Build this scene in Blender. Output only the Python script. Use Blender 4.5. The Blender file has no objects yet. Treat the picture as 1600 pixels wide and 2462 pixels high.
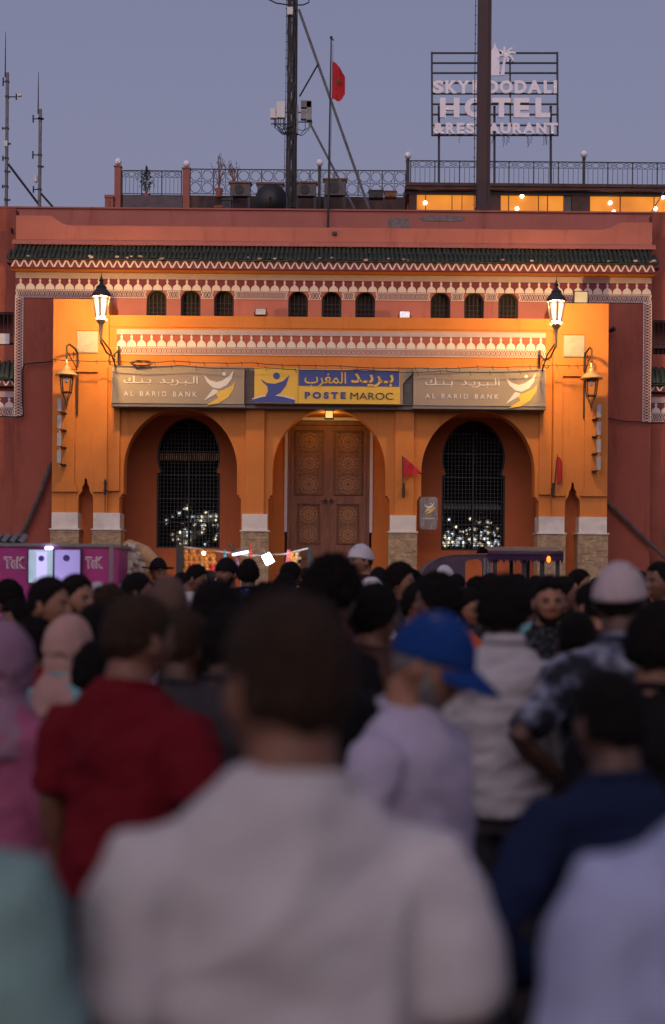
import bpy, bmesh, math, random
import numpy as np
from mathutils import Vector, Matrix, noise
from mathutils.geometry import tessellate_polygon
random.seed(7)
S = bpy.context.scene
COL = S.collection
R = math.radians

# ------------------------------------------------------------------ camera
FPX = 3200.0; EYE = 1.65; ROLL = R(0.5)
cs, sn = math.cos(ROLL), math.sin(ROLL)
cam = bpy.data.cameras.new('camera'); camo = bpy.data.objects.new('camera', cam); COL.objects.link(camo)
camo.matrix_world = Matrix(((cs, -sn, 0, 0), (0, 0, -1, 0), (sn, cs, 0, EYE), (0, 0, 0, 1)))
cam.sensor_fit = 'HORIZONTAL'; cam.sensor_width = 24.0; cam.lens = 48.0
cam.shift_y = 159 / 1600.0; cam.clip_end = 3000; cam.clip_start = 0.05
cam.dof.use_dof = True; cam.dof.focus_distance = 36.0; cam.dof.aperture_fstop = 1.6
S.camera = camo

# ------------------------------------------------------------------ dusk sky
w = bpy.data.worlds.new("World"); S.world = w; w.use_nodes = True
nt = w.node_tree; nt.nodes.clear()
out = nt.nodes.new('ShaderNodeOutputWorld'); bg = nt.nodes.new('ShaderNodeBackground')
sky = nt.nodes.new('ShaderNodeTexSky'); sky.sky_type = 'NISHITA'; sky.sun_disc = False
sky.sun_elevation = R(1.0); sky.sun_rotation = R(180); sky.air_density = 1.2; sky.dust_density = 2.5
tc = nt.nodes.new('ShaderNodeTexCoord'); sep = nt.nodes.new('ShaderNodeSeparateXYZ')
cr = nt.nodes.new('ShaderNodeValToRGB')
cr.color_ramp.elements[0].position = 0.0; cr.color_ramp.elements[0].color = (.200, .193, .300, 1)
cr.color_ramp.elements[1].position = 0.75; cr.color_ramp.elements[1].color = (.150, .156, .262, 1)
e = cr.color_ramp.elements.new(0.30); e.color = (.192, .197, .322, 1)
m1 = nt.nodes.new('ShaderNodeMixRGB'); m1.blend_type = 'ADD'; m1.inputs[0].default_value = 0.04
nt.links.new(tc.outputs['Generated'], sep.inputs[0]); nt.links.new(sep.outputs['Z'], cr.inputs[0])
nt.links.new(cr.outputs[0], m1.inputs[1]); nt.links.new(sky.outputs[0], m1.inputs[2])
nt.links.new(m1.outputs[0], bg.inputs[0]); nt.links.new(bg.outputs[0], out.inputs[0])
bg.inputs[1].default_value = 1.0

# afterglow of the western sky behind the camera
sd = bpy.data.lights.new('afterglow_sun', 'SUN'); sd.energy = 1.30; sd.angle = R(70); sd.color = (1.0, .80, .82)
so = bpy.data.objects.new('afterglow_sun', sd); COL.objects.link(so)
so.rotation_euler = (R(64), 0, R(-12)); so.location = (0, -10, 30)

S.view_settings.view_transform = 'Standard'; S.view_settings.look = 'None'
S.view_settings.exposure = 0.0; S.view_settings.gamma = 1.0
S.render.engine = 'CYCLES'
S.cycles.max_bounces = 5; S.cycles.use_denoising = True
S.cycles.sample_clamp_indirect = 3.0

# ------------------------------------------------------------------ pixel -> place
def W(px, py, d):
    dx, dy = px - 800.0, 1390.0 - py
    return Vector(((dx * cs - dy * sn) * d / FPX, d, EYE + (dx * sn + dy * cs) * d / FPX))
def U(u, d): return u * d / FPX
def H(h, d): return EYE + h * d / FPX

# ------------------------------------------------------------------ materials
MATS = {}
def nodes_of(name):
    m = bpy.data.materials.new(name); m.use_nodes = True
    return m, m.node_tree, m.node_tree.nodes['Principled BSDF']
def mat(name, col, rough=.8, metal=0.0, var=.12, scale=3.0, bump=.0, bscale=40.0, spec=.5, sub=0, dirt=None, stretch=(1, 1, 1), detail=5):
    if name in MATS: return MATS[name]
    m, t, b = nodes_of(name)
    b.inputs['Roughness'].default_value = rough; b.inputs['Metallic'].default_value = metal
    b.inputs['Specular IOR Level'].default_value = spec
    if sub: b.inputs['Subsurface Weight'].default_value = sub; b.inputs['Subsurface Radius'].default_value = (.02, .008, .004); b.inputs['Subsurface Scale'].default_value = .5
    tcn = t.nodes.new('ShaderNodeTexCoord'); mp = t.nodes.new('ShaderNodeMapping'); mp.inputs['Scale'].default_value = stretch
    t.links.new(tcn.outputs['Object'], mp.inputs[0])
    n = t.nodes.new('ShaderNodeTexNoise'); n.inputs['Scale'].default_value = scale; n.inputs['Detail'].default_value = detail; n.inputs['Roughness'].default_value = .62
    t.links.new(mp.outputs[0], n.inputs['Vector'])
    r = t.nodes.new('ShaderNodeValToRGB'); r.color_ramp.elements[0].position = .3; r.color_ramp.elements[1].position = .7
    r.color_ramp.elements[0].color = tuple(c * (1 - var) for c in col) + (1,)
    r.color_ramp.elements[1].color = tuple(min(1, c * (1 + var)) for c in col) + (1,)
    t.links.new(n.outputs['Fac'], r.inputs[0]); last = r.outputs[0]
    if dirt:
        n2 = t.nodes.new('ShaderNodeTexNoise'); n2.inputs['Scale'].default_value = dirt[1]; n2.inputs['Detail'].default_value = 8; n2.inputs['Roughness'].default_value = .7
        mp2 = t.nodes.new('ShaderNodeMapping'); mp2.inputs['Scale'].default_value = dirt[3] if len(dirt) > 3 else (1, 1, .35)
        t.links.new(tcn.outputs['Object'], mp2.inputs[0]); t.links.new(mp2.outputs[0], n2.inputs['Vector'])
        r2 = t.nodes.new('ShaderNodeValToRGB'); r2.color_ramp.elements[0].position = dirt[2]; r2.color_ramp.elements[1].position = min(1, dirt[2] + .18)
        r2.color_ramp.elements[0].color = (0, 0, 0, 1); r2.color_ramp.elements[1].color = (.8, .8, .8, 1)
        t.links.new(n2.outputs['Fac'], r2.inputs[0])
        mx = t.nodes.new('ShaderNodeMixRGB'); mx.inputs[2].default_value = tuple(dirt[0]) + (1,)
        t.links.new(r2.outputs[0], mx.inputs[0]); t.links.new(last, mx.inputs[1]); last = mx.outputs[0]
    t.links.new(last, b.inputs['Base Color'])
    if bump:
        n3 = t.nodes.new('ShaderNodeTexNoise'); n3.inputs['Scale'].default_value = bscale; n3.inputs['Detail'].default_value = 4
        t.links.new(mp.outputs[0], n3.inputs['Vector'])
        bp = t.nodes.new('ShaderNodeBump'); bp.inputs['Strength'].default_value = bump; bp.inputs['Distance'].default_value = .02
        t.links.new(n3.outputs['Fac'], bp.inputs['Height']); t.links.new(bp.outputs[0], b.inputs['Normal'])
    MATS[name] = m; return m
def emit(name, col, s, base=(.5, .5, .5), sample=True, noisy=0):
    if name in MATS: return MATS[name]
    m, t, b = nodes_of(name); b.inputs['Base Color'].default_value = tuple(base) + (1,)
    b.inputs['Emission Color'].default_value = tuple(col) + (1,); b.inputs['Emission Strength'].default_value = s
    if noisy:
        tcn = t.nodes.new('ShaderNodeTexCoord'); n = t.nodes.new('ShaderNodeTexNoise'); n.inputs['Scale'].default_value = noisy
        t.links.new(tcn.outputs['Object'], n.inputs['Vector'])
        r = t.nodes.new('ShaderNodeValToRGB'); r.color_ramp.elements[0].position = .3; r.color_ramp.elements[1].position = .75
        r.color_ramp.elements[0].color = tuple(c * .55 for c in col) + (1,); r.color_ramp.elements[1].color = tuple(min(1, c * 1.25) for c in col) + (1,)
        t.links.new(n.outputs['Fac'], r.inputs[0]); t.links.new(r.outputs[0], b.inputs['Emission Color'])
    if not sample: m.cycles.emission_sampling = 'NONE'
    MATS[name] = m; return m

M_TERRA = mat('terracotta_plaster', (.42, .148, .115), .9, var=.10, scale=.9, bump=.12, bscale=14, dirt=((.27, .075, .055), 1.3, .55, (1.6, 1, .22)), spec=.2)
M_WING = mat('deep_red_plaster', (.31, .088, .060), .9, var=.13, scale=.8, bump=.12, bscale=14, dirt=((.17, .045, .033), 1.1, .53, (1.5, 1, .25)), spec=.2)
M_PORT = mat('ochre_plaster', (.56, .195, .048), .88, var=.09, scale=1.1, bump=.12, bscale=18, dirt=((.38, .12, .035), 1.5, .56, (1.8, 1, .18)), spec=.2)
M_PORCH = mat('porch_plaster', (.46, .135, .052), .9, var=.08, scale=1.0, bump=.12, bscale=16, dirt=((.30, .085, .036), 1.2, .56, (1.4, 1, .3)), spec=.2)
M_CREAM = mat('cream_stucco', (.66, .58, .52), .8, var=.08, scale=4, dirt=((.36, .25, .2), 2.0, .62))
M_PLAQUE = mat('aged_plaster_tile', (.40, .36, .31), .85, var=.12, scale=6)
M_BAND = mat('mauve_stucco', (.44, .34, .33), .8, var=.08, scale=4)
M_MAROON = mat('maroon_tile', (.16, .018, .028), .6, var=.15, scale=6)
M_PMAROON = mat('brick_red_tile', (.33, .07, .04), .7, var=.12, scale=6)
M_GREEN = mat('green_glazed_tile', (.016, .024, .013), .45, var=.5, scale=9, dirt=((.07, .045, .03), 4.0, .60, (1, 1, 1)))
M_MARBLE = mat('pale_marble', (.66, .60, .54), .45, var=.12, scale=2.2, dirt=((.48, .43, .39), 1.6, .5, (1, 1, 1)))
M_VENEER = mat('split_stone', (.42, .29, .17), .9, var=.35, scale=7, bump=.6, bscale=25)
M_WOOD = mat('carved_wood', (.20, .085, .048), .62, var=.3, scale=2.5, bump=.3, bscale=40, dirt=((.26, .13, .09), 1.8, .56, (1.5, 1, .25)), stretch=(3, 3, .6))
M_WOODP = mat('carved_wood_panel', (.15, .06, .022), .55, var=.3, scale=14, bump=.5, bscale=60)
M_WOODL = mat('gilded_carving', (.42, .21, .085), .5, var=.2, scale=20)
M_IRON = mat('black_iron', (.012, .012, .013), .5, var=.2, scale=8)
M_IRONW = mat('weathered_iron', (.05, .035, .025), .6, metal=.4, var=.4, scale=12)
M_STEEL = mat('grey_steel', (.17, .165, .17), .5, metal=.5, var=.25, scale=6)
M_DARKST = mat('dark_steel', (.035, .032, .036), .55, metal=.3, var=.3, scale=5)
M_WHITE = mat('white_enamel', (.62, .60, .60), .5, var=.06, scale=5)
M_DARK = mat('dark_interior', (.02, .014, .012), .9, var=.3, scale=3)
M_BEIGE = mat('beige_sign_panel', (.31, .24, .17), .45, var=.04, scale=1.2)
M_YEL = mat('yellow_print', (.78, .47, .045), .45, var=.04, scale=2)
M_BLUE = mat('blue_print', (.035, .06, .27), .45, var=.04, scale=2)
M_GOLD = mat('gold_print', (.72, .46, .06), .45, var=.05, scale=3)
M_WPRINT = mat('white_print', (.68, .64, .62), .45, var=.03, scale=3)
M_GREYBOX = mat('grey_louvre', (.17, .15, .14), .6, var=.1, scale=3)
M_BRASS = mat('warm_brass', (.62, .42, .20), .38, metal=.6, var=.2, scale=8)
M_GLASS_D = mat('dark_window_glass', (.006, .006, .007), .02, var=.1, spec=.5)
M_GLASS_D.node_tree.nodes['Principled BSDF'].inputs['IOR'].default_value = 1.5
M_RED = mat('red_cloth', (.42, .012, .02), .85, var=.2, scale=5)
M_STAR = mat('green_star', (.01, .10, .03), .8)
M_POLE = mat('brown_painted_steel', (.045, .017, .018), .6, var=.2, scale=2)
M_GRAFF = mat('bare_cement', (.22, .17, .16), .95, var=.3, scale=8)
M_GROUND = mat('asphalt_paving', (.035, .032, .034), .85, var=.35, scale=2.5, bump=.3, bscale=30, dirt=((.02, .018, .02), 1.2, .5, (1, 1, 1)))
M_CABLE = mat('black_cable', (.012, .011, .011), .6)
M_GLOBE = mat('opal_globe', (.90, .86, .85), .35, var=.03)
M_ROOFG = mat('roof_brown', (.10, .055, .045), .9, var=.3, scale=2)
M_HOTEL = mat('hotel_plaster', (.26, .14, .11), .9, var=.15, scale=1.2)
M_MAGENTA = mat('magenta_banner', (.34, .016, .16), .5, var=.18, scale=1.6, bump=.5, bscale=3)
M_PURPLE = mat('purple_tarpaulin', (.065, .036, .062), .7, var=.2, scale=3, bump=.5, bscale=7)

# ------------------------------------------------------------------ mesh helper
class MB:
    def __init__(s): s.v = []; s.f = []
    def raw(s, v, f):
        o = len(s.v); s.v += [tuple(p) for p in v]; s.f += [tuple(i + o for i in q) for q in f]; return s
    def box(s, x0, x1, y0, y1, z0, z1):
        v = [(x, y, z) for z in (z0, z1) for y in (y0, y1) for x in (x0, x1)]
        return s.raw(v, [(0, 2, 3, 1), (4, 5, 7, 6), (0, 1, 5, 4), (2, 6, 7, 3), (0, 4, 6, 2), (1, 3, 7, 5)])
    def tube(s, pts, r, n=8, r2=None, closed=False):
        pts = [Vector(p) for p in pts]; k = len(pts); rings = []
        up = Vector((0, 0, 1)); t0 = (pts[1] - pts[0]).normalized()
        nx = t0.cross(up)
        if nx.length < .1: nx = t0.cross(Vector((1, 0, 0)))
        nx.normalize()
        for i, p in enumerate(pts):
            if closed: t = (pts[(i + 1) % k] - pts[i - 1])
            else: t = pts[min(i + 1, k - 1)] - pts[max(i - 1, 0)]
            t.normalize(); nx = (nx - t * nx.dot(t)).normalized(); ny = t.cross(nx)
            rr = r[i] if isinstance(r, (list, tuple)) else (r if r2 is None else r + (r2 - r) * i / (k - 1))
            rings.append([p + nx * math.cos(a) * rr + ny * math.sin(a) * rr for a in [2 * math.pi * j / n for j in range(n)]])
        v = [q for rg in rings for q in rg]; f = []
        for i in range(k if closed else k - 1):
            a, b = i * n, ((i + 1) % k) * n
            for j in range(n): f.append((a + j, a + (j + 1) % n, b + (j + 1) % n, b + j))
        if not closed: f.append(tuple(range(n - 1, -1, -1))); f.append(tuple((k - 1) * n + j for j in range(n)))
        return s.raw(v, f)
    def lathe(s, prof, c=(0, 0, 0), n=16, a0=0.0):
        v = []; f = []
        for r, z in prof:
            for j in range(n):
                a = a0 + 2 * math.pi * j / n; v.append((c[0] + r * math.cos(a), c[1] + r * math.sin(a), c[2] + z))
        for i in range(len(prof) - 1):
            for j in range(n): f.append((i * n + j, i * n + (j + 1) % n, (i + 1) * n + (j + 1) % n, (i + 1) * n + j))
        f.append(tuple(range(n - 1, -1, -1))); f.append(tuple((len(prof) - 1) * n + j for j in range(n)))
        return s.raw(v, f)
    def ball(s, c, r, n=12, m=8, sc=(1, 1, 1)):
        v = []; f = []
        for i in range(m + 1):
            t = math.pi * i / m
            for j in range(n):
                a = 2 * math.pi * j / n
                v.append((c[0] + r * sc[0] * math.sin(t) * math.cos(a), c[1] + r * sc[1] * math.sin(t) * math.sin(a), c[2] + r * sc[2] * math.cos(t)))
        for i in range(m):
            for j in range(n): f.append((i * n + j, (i + 1) * n + j, (i + 1) * n + (j + 1) % n, i * n + (j + 1) % n))
        return s.raw(v, f)
    def plate(s, outer, y0, y1, holes=()):
        """XZ outline extruded from y0 (front) to y1 (back)"""
        loops = [list(outer)] + [list(h) for h in holes]
        pts = [p for l in loops for p in l]; n = len(pts)
        tris = tessellate_polygon([[Vector((p[0], p[1], 0)) for p in l] for l in loops])
        v = [(p[0], y0, p[1]) for p in pts] + [(p[0], y1, p[1]) for p in pts]; f = []
        for t in tris:
            a, b, c = [Vector((pts[i][0], pts[i][1])) for i in t]
            if (b - a).cross(c - a) < 0: t = (t[0], t[2], t[1])
            f.append(tuple(t)); f.append(tuple(i + n for i in (t[0], t[2], t[1])))
        o = 0
        for k, l in enumerate(loops):
            ar = sum(l[i - 1][0] * l[i][1] - l[i][0] * l[i - 1][1] for i in range(len(l)))
            ccw = (ar > 0) == (k == 0)
            for i in range(len(l)):
                a, b = o + i, o + (i + 1) % len(l)
                f.append((a, a + n, b + n, b) if ccw else (a, b, b + n, a + n))
            o += len(l)
        return s.raw(v, f)
    def ribbon(s, path, wd, y0, y1):
        """flat strip of width wd following an XZ polyline"""
        L = []; Rr = []
        for i, p in enumerate(path):
            a = Vector(path[max(i - 1, 0)]); b = Vector(path[min(i + 1, len(path) - 1)]); t = (b - a).normalized(); n = Vector((-t.y, t.x)) * wd / 2
            L.append((p[0] + n.x, p[1] + n.y)); Rr.append((p[0] - n.x, p[1] - n.y))
        k = len(path); v = []; f = []
        for i in range(k): v += [(L[i][0], y0, L[i][1]), (Rr[i][0], y0, Rr[i][1]), (Rr[i][0], y1, Rr[i][1]), (L[i][0], y1, L[i][1])]
        for i in range(k - 1):
            a, b = 4 * i, 4 * i + 4
            for j in range(4): f.append((a + j, a + (j + 1) % 4, b + (j + 1) % 4, b + j))
        f.append((0, 3, 2, 1)); f.append((4 * k - 4, 4 * k - 3, 4 * k - 2, 4 * k - 1))
        return s.raw(v, f)
    def mesh(s, name, smooth=False):
        me = bpy.data.meshes.new(name); me.from_pydata(s.v, [], s.f); me.update()
        if smooth: me.polygons.foreach_set('use_smooth', [True] * len(me.polygons))
        return me
    def build(s, name, m, parent=None, smooth=False, loc=None, kind=None):
        me = s.mesh(name, smooth); me.materials.append(m)
        return place(name, me, parent, loc, kind=kind)
def place(name, me, parent=None, loc=None, rz=0, m=None, kind=None):
    o = bpy.data.objects.new(name, me); COL.objects.link(o)
    if parent is not None: o.parent = parent
    if loc is not None: o.location = loc
    if rz: o.rotation_euler.z = rz
    if m is not None: o.material_slots[0].link = 'OBJECT'; o.material_slots[0].material = m
    if kind: o['kind'] = kind
    return o
def boxes(name, m, parent, lst, loc=(0, 0, 0), oy=0.0):
    """every box is an object of its own, with its origin at the foot"""
    r = []
    for (x0, x1, y0, y1, z0, z1) in lst:
        c = ((x0 + x1) / 2, (y0 + y1) / 2, z0); b = MB(); b.box(x0 - c[0], x1 - c[0], y0 - c[1], y1 - c[1], 0, z1 - z0)
        r.append(b.build(name, m, parent, loc=(c[0] + loc[0], c[1] + loc[1] + oy, c[2] + loc[2])))
    return r
def thing(name, label, cat, loc=(0, 0, 0), rz=0, group=None):
    o = bpy.data.objects.new(name, None); COL.objects.link(o); o.location = loc; o.rotation_euler.z = rz; o.empty_display_size = .2
    o['label'] = label; o['category'] = cat
    if group: o['group'] = group
    return o
def tag(o, label, cat, group=None):
    o['label'] = label; o['category'] = cat
    if group: o['group'] = group
    return o
def autosmooth(o, ang=40):
    me = o.data; me.polygons.foreach_set('use_smooth', [True] * len(me.polygons))
    try: me.set_sharp_from_angle(angle=R(ang))
    except Exception: pass
    return o
def text_mesh(body, x0, x1, z0, z1, y, depth=.01, bold=0.0, shear=0.0):
    c = bpy.data.curves.new('txt', 'FONT'); c.body = body; c.offset = bold; c.extrude = .02; c.resolution_u = 4; c.shear = shear
    o = bpy.data.objects.new('txt', c); COL.objects.link(o); bpy.context.view_layer.update()
    me = bpy.data.meshes.new_from_object(o.evaluated_get(bpy.context.evaluated_depsgraph_get()))
    bpy.data.objects.remove(o); bpy.data.curves.remove(c)
    n = len(me.vertices); a = np.empty(n * 3, np.float32); me.vertices.foreach_get('co', a); a = a.reshape(-1, 3)
    mn, mxx = a.min(0), a.max(0); b = np.empty_like(a)
    b[:, 0] = x0 + (a[:, 0] - mn[0]) / (mxx[0] - mn[0]) * (x1 - x0)
    b[:, 2] = z0 + (a[:, 1] - mn[1]) / (mxx[1] - mn[1]) * (z1 - z0)
    b[:, 1] = y - (a[:, 2] - mn[2]) / (mxx[2] - mn[2]) * depth
    me.vertices.foreach_set('co', b.ravel()); me.update(); return me
def lettering(name, body, p0, p1, d, m, parent, bold=0.0, depth=.012):
    """p0 = px,py of the lower left corner, p1 = upper right"""
    a, b = W(*p0, d), W(*p1, d)
    me = text_mesh(body, a.x, b.x, (a.z + W(p1[0], p0[1], d).z) / 2, (b.z + W(p0[0], p1[1], d).z) / 2, d, depth, bold)
    me.materials.append(m); me.name = name
    return place(name, me, parent)
def islands(o, name):
    """turn one lettering mesh into one object per letter"""
    me = o.data; par = list(range(len(me.vertices)))
    def find(a):
        while par[a] != a: par[a] = par[par[a]]; a = par[a]
        return a
    for e_ in me.edges:
        a, b = find(e_.vertices[0]), find(e_.vertices[1])
        if a != b: par[a] = b
    grp = {}
    for p in me.polygons: grp.setdefault(find(p.vertices[0]), []).append(p)
    # glyph front, back and sides may be unwelded: merge islands that overlap in x
    L = []
    for g in grp.values():
        xs = [me.vertices[i].co.x for p in g for i in p.vertices]; L.append([min(xs), max(xs), list(g)])
    L.sort(key=lambda q: q[0]); M = []
    for a, b, g in L:
        if M and a < M[-1][1] - 1e-4: M[-1][1] = max(M[-1][1], b); M[-1][2] += g
        else: M.append([a, b, g])
    r = []
    for a, b, g in M:
        v = []; f = []; mp = {}
        c = Vector(((a + b) / 2, me.vertices[g[0].vertices[0]].co.y, min(me.vertices[i].co.z for p in g for i in p.vertices)))
        for p in g:
            q = []
            for i in p.vertices:
                if i not in mp: mp[i] = len(v); v.append(tuple(me.vertices[i].co - c))
                q.append(mp[i])
            f.append(tuple(q))
        m2 = bpy.data.meshes.new(name); m2.from_pydata(v, [], f); m2.materials.append(me.materials[0])
        q = place(name, m2, o.parent, c); r.append(q)
    bpy.data.objects.remove(o); return r
def arch_pts(cx, zs, hw, rise, n=24, p=2.0):
    return [(cx + hw * math.cos(a), zs + rise * math.sin(a)) for a in [math.pi * i / n for i in range(n + 1)]]
def rel(o, parent): o.parent = parent; return o
# ------------------------------------------------------------------ ground
def struct(o): o['kind'] = 'structure'; return o
g = MB(); g.raw([(-400, -200, 0), (400, -200, 0), (400, 1500, 0), (-400, 1500, 0)], [(0, 1, 2, 3)]); struct(g.build('ground', M_GROUND))

# ------------------------------------------------------------------ post office: main block
post = thing('post_office', 'long terracotta and orange arcaded building with green tiled cornice, arches and carved wooden doors', 'building', (0, 38, 0))
def pb(mb, name, m, parent=None, **k):
    """build in world coordinates under the post office (whose origin is at y=38)"""
    mb.v = [(a[0], a[1] - 38, a[2]) for a in mb.v]
    return mb.build(name, m, parent or post, **k)
def bx(mb, u0, u1, h0, h1, d, dep, dz=None):
    dd = dz or d
    return mb.box(U(u0, dd), U(u1, dd), d, d + dep, H(h0, dd), H(h1, dd))
DB = 39.5; DWG = 39.95; DC = 38.0
GZ = 0.0
def hole_arch(u, hw, h0, h1, d, n=12):
    x, r = U(u, d), hw * d / FPX; zs = H(h1, d) - r
    return [(x - r, H(h0, d)), (x + r, H(h0, d))] + [(x + r * math.cos(a), zs + r * math.sin(a)) for a in [math.pi * i / n for i in range(n + 1)]]
wins_u = [-429, -347, -267, -88.5, -8, 73, 254, 335, 417]
# upper wall with nine real openings, a stepped parapet at both ends
xl, xr = U(-769, DB), U(762, DB)
def uz(u, h): return (U(u, DB), H(h, DB))
outer = [(xl, GZ), (xr, GZ), uz(762, 862), uz(684, 862), uz(668, 852), uz(655, 846), uz(640, 843), uz(-640, 843), uz(-655, 846), uz(-668, 854), uz(-684, 866), uz(-769, 866)]
# the porch behind the arcade is open: leave its mouth free
MA = 358.0; MC = -10.3
holes = [hole_arch(u, 24, 600, 691, DB) for u in wins_u]
up = MB()
up.plate([(xl, H(669, DB)), (U(-677, DB), H(669, DB)), (U(-677, DB), H(560, DB)), (U(659, DB), H(560, DB)), (U(659, DB), H(669, DB)), (xr, H(669, DB))] + outer[2:], DB, DB + .45, holes)
pb(up, 'upper_wall', M_TERRA)
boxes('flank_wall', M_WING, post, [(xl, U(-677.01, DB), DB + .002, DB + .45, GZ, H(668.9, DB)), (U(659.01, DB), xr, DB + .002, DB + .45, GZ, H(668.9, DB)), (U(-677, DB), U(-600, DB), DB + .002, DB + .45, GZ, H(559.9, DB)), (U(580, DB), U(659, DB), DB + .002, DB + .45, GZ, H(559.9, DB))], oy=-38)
# wings left and right, set back
for s in (-1, 1):
    wg = MB(); u0, u1 = (-1300, -769) if s < 0 else (762, 1290)
    wx = [U(u0, DWG), U(u1, DWG)]
    hs = (s * 7 if s > 0 else 0)
    if s < 0: hole = [(U(-990, DWG), H(554, DWG)), (U(-773, DWG), H(554, DWG)), (U(-773, DWG), H(633, DWG)), (U(-990, DWG), H(633, DWG))]
    else: hole = [(U(766, DWG), H(545, DWG)), (U(990, DWG), H(545, DWG)), (U(990, DWG), H(627, DWG)), (U(766, DWG), H(627, DWG))]
    wg.plate([(wx[0], GZ), (wx[1], GZ), (wx[1], H(883, DWG)), (wx[0], H(883, DWG))], DWG, DWG + .4, [hole])
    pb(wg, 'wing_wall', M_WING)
    dk = MB(); dk.box(hole[0][0] - .1, hole[1][0] + .1, DWG + 1.2, DWG + 1.3, hole[0][1] - .1, hole[2][1] + .1); pb(dk, 'balcony_interior', M_DARK)
    bl = MB(); bz0, bz1 = hole[0][1], hole[2][1]
    n = 14
    rail = MB()
    rail.box(hole[0][0], hole[1][0], DWG + .06, DWG + .10, bz1 - .05, bz1 - .01)
    rail.box(hole[0][0], hole[1][0], DWG + .06, DWG + .10, bz0 + .30, bz0 + .33)
    ro = pb(rail, 'balcony_grille', M_IRON)
    br = MB(); br.box(-.008, .008, -.008, .008, 0, bz1 - bz0 - .02); bm_ = br.mesh('bar'); bm_.materials.append(M_IRON)
    for i in range(22):
        x = hole[0][0] + (hole[1][0] - hole[0][0]) * (i + .5) / 22
        place('bar', bm_, ro, (x, DWG + .07 - 38, bz0 + .01))
    if s < 0:
        wh = MB(); wh.box(U(-990, DWG), U(-782, DWG), DWG - .03, DWG + .05, H(556, DWG), H(581, DWG)); pb(wh, 'white_ledge', M_WHITE)
# tall back parapet
bp_ = MB(); bp_.box(U(-1300, 41), U(1290, 41), 41, 41.4, H(560, 41), H(883, 41)); pb(bp_, 'back_parapet', M_TERRA)
bc = MB(); bc.box(U(-1300, 41), U(1290, 41), 40.95, 41.5, H(883, 41) + .001, H(883, 41) + .05); pb(bc, 'parapet_coping', M_TERRA)
# roof deck and rear body
rd = MB(); rd.box(U(-1300, 41), U(1290, 41), 41.401, 49.5, 9.6, 9.9); pb(rd, 'roof_deck', M_ROOFG)
# ledge over the tiles
lg = MB(); x0, x1 = U(-776, DB), U(769, DB)
lg.raw([(x0, DB - .05, H(806, DB)), (x1, DB - .05, H(806, DB)), (x1, DB - .14, H(795, DB)), (x0, DB - .14, H(795, DB)),
        (x0, DB - .001, H(806, DB) + .03), (x1, DB - .001, H(806, DB) + .03), (x1, DB - .001, H(795, DB)), (x0, DB - .001, H(795, DB))],
       [(3, 2, 1, 0), (0, 1, 5, 4), (2, 3, 7, 6), (0, 4, 7, 3), (1, 2, 6, 5)])
pb(lg, 'coping_ledge', M_TERRA)
# cement patches and stains on the back parapet
for (pa, pc, nn) in (((932, 522), (986, 550), 1), ((1012, 517), (1118, 532), 2)):
    a, b = W(*pa, 40.99), W(*pc, 40.99); q = []
    for i in range(18):
        t = 2 * math.pi * i / 18; rr = 1 + random.uniform(-.12, .12)
        cx, sx = math.cos(t), math.sin(t); cx = math.copysign(abs(cx) ** .45, cx); sx = math.copysign(abs(sx) ** .45, sx)
        q.append(((a.x + b.x) / 2 + cx * rr * (b.x - a.x) / 2, (a.z + b.z) / 2 + sx * rr * (a.z - b.z) / 2))
    pm = MB(); pm.plate(q, 40.985, 40.999); pb(pm, 'cement_patch', M_GRAFF)

# ---- tiles
def tile_mesh(name, L, wd, r):
    mb = MB(); v = []; f = []; n = 6
    for k, (t, sc) in enumerate(((0, 1.0), (1, .86))):
        for j in range(n + 1):
            a = math.pi * j / n
            v.append((-math.cos(a) * wd / 2 * sc, -0.0 - L[0] * (1 - t), L[1] * t + math.sin(a) * r * sc))
    for j in range(n): f.append((j, j + 1, n + 1 + j + 1, n + 1 + j))
    f.append(tuple(range(n, -1, -1)))
    # thickness lip at the lower end
    mb.raw(v, f); me = mb.mesh(name, True); me.materials.append(M_GREEN); return me
def tiled_roof(u0, u1, htop, heave, dtop, deave, ncol, parent, zig=True, rows=2, hips=True, maroon=True):
    z1, z0 = H(htop, dtop), H(heave, deave)
    xa0, xa1 = U(u0, deave), U(u1, deave)
    run, rise = dtop - deave, z1 - z0
    wd = (xa1 - xa0) / ncol
    base = MB()
    base.raw([(xa0, deave, z0), (xa1, deave, z0), (xa1 - .25 * hips, dtop, z1), (xa0 + .25 * hips, dtop, z1),
              (xa0, deave, z0 - .03), (xa1, deave, z0 - .03), (xa1 - .25 * hips, dtop, z0 - .03), (xa0 + .25 * hips, dtop, z0 - .03)],
             [(0, 1, 2, 3), (4, 7, 6, 5), (0, 4, 5, 1), (1, 5, 6, 2), (3, 7, 4, 0), (2, 6, 7, 3)])
    pb(base, 'roof_bed', M_GREEN, parent)
    tm = tile_mesh('tile', (run / rows * 1.12, rise / rows * 1.08), wd * .86, wd * .42)
    for i in range(ncol):
        for k in range(rows):
            x = xa0 + wd * (i + .5)
            if hips and k > 0: x = x + (.25 * k / rows) * (1 - 2 * (i + .5) / ncol)
            o = place('roof_tile', tm, parent, (x + random.uniform(-.004, .004), deave + run * (k + 1) / rows - 38 - .0 + random.uniform(-.012, .012), z0 + rise * k / rows + random.uniform(0, .018)))
            o.rotation_euler = (random.uniform(-.05, .05), random.uniform(-.04, .04), random.uniform(-.05, .05))
            if random.random() < .035: o.scale = (1, .75, 1)
tiled_roof(-792, 780, 794, 764, DB, DB - .62, 146, post)
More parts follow.
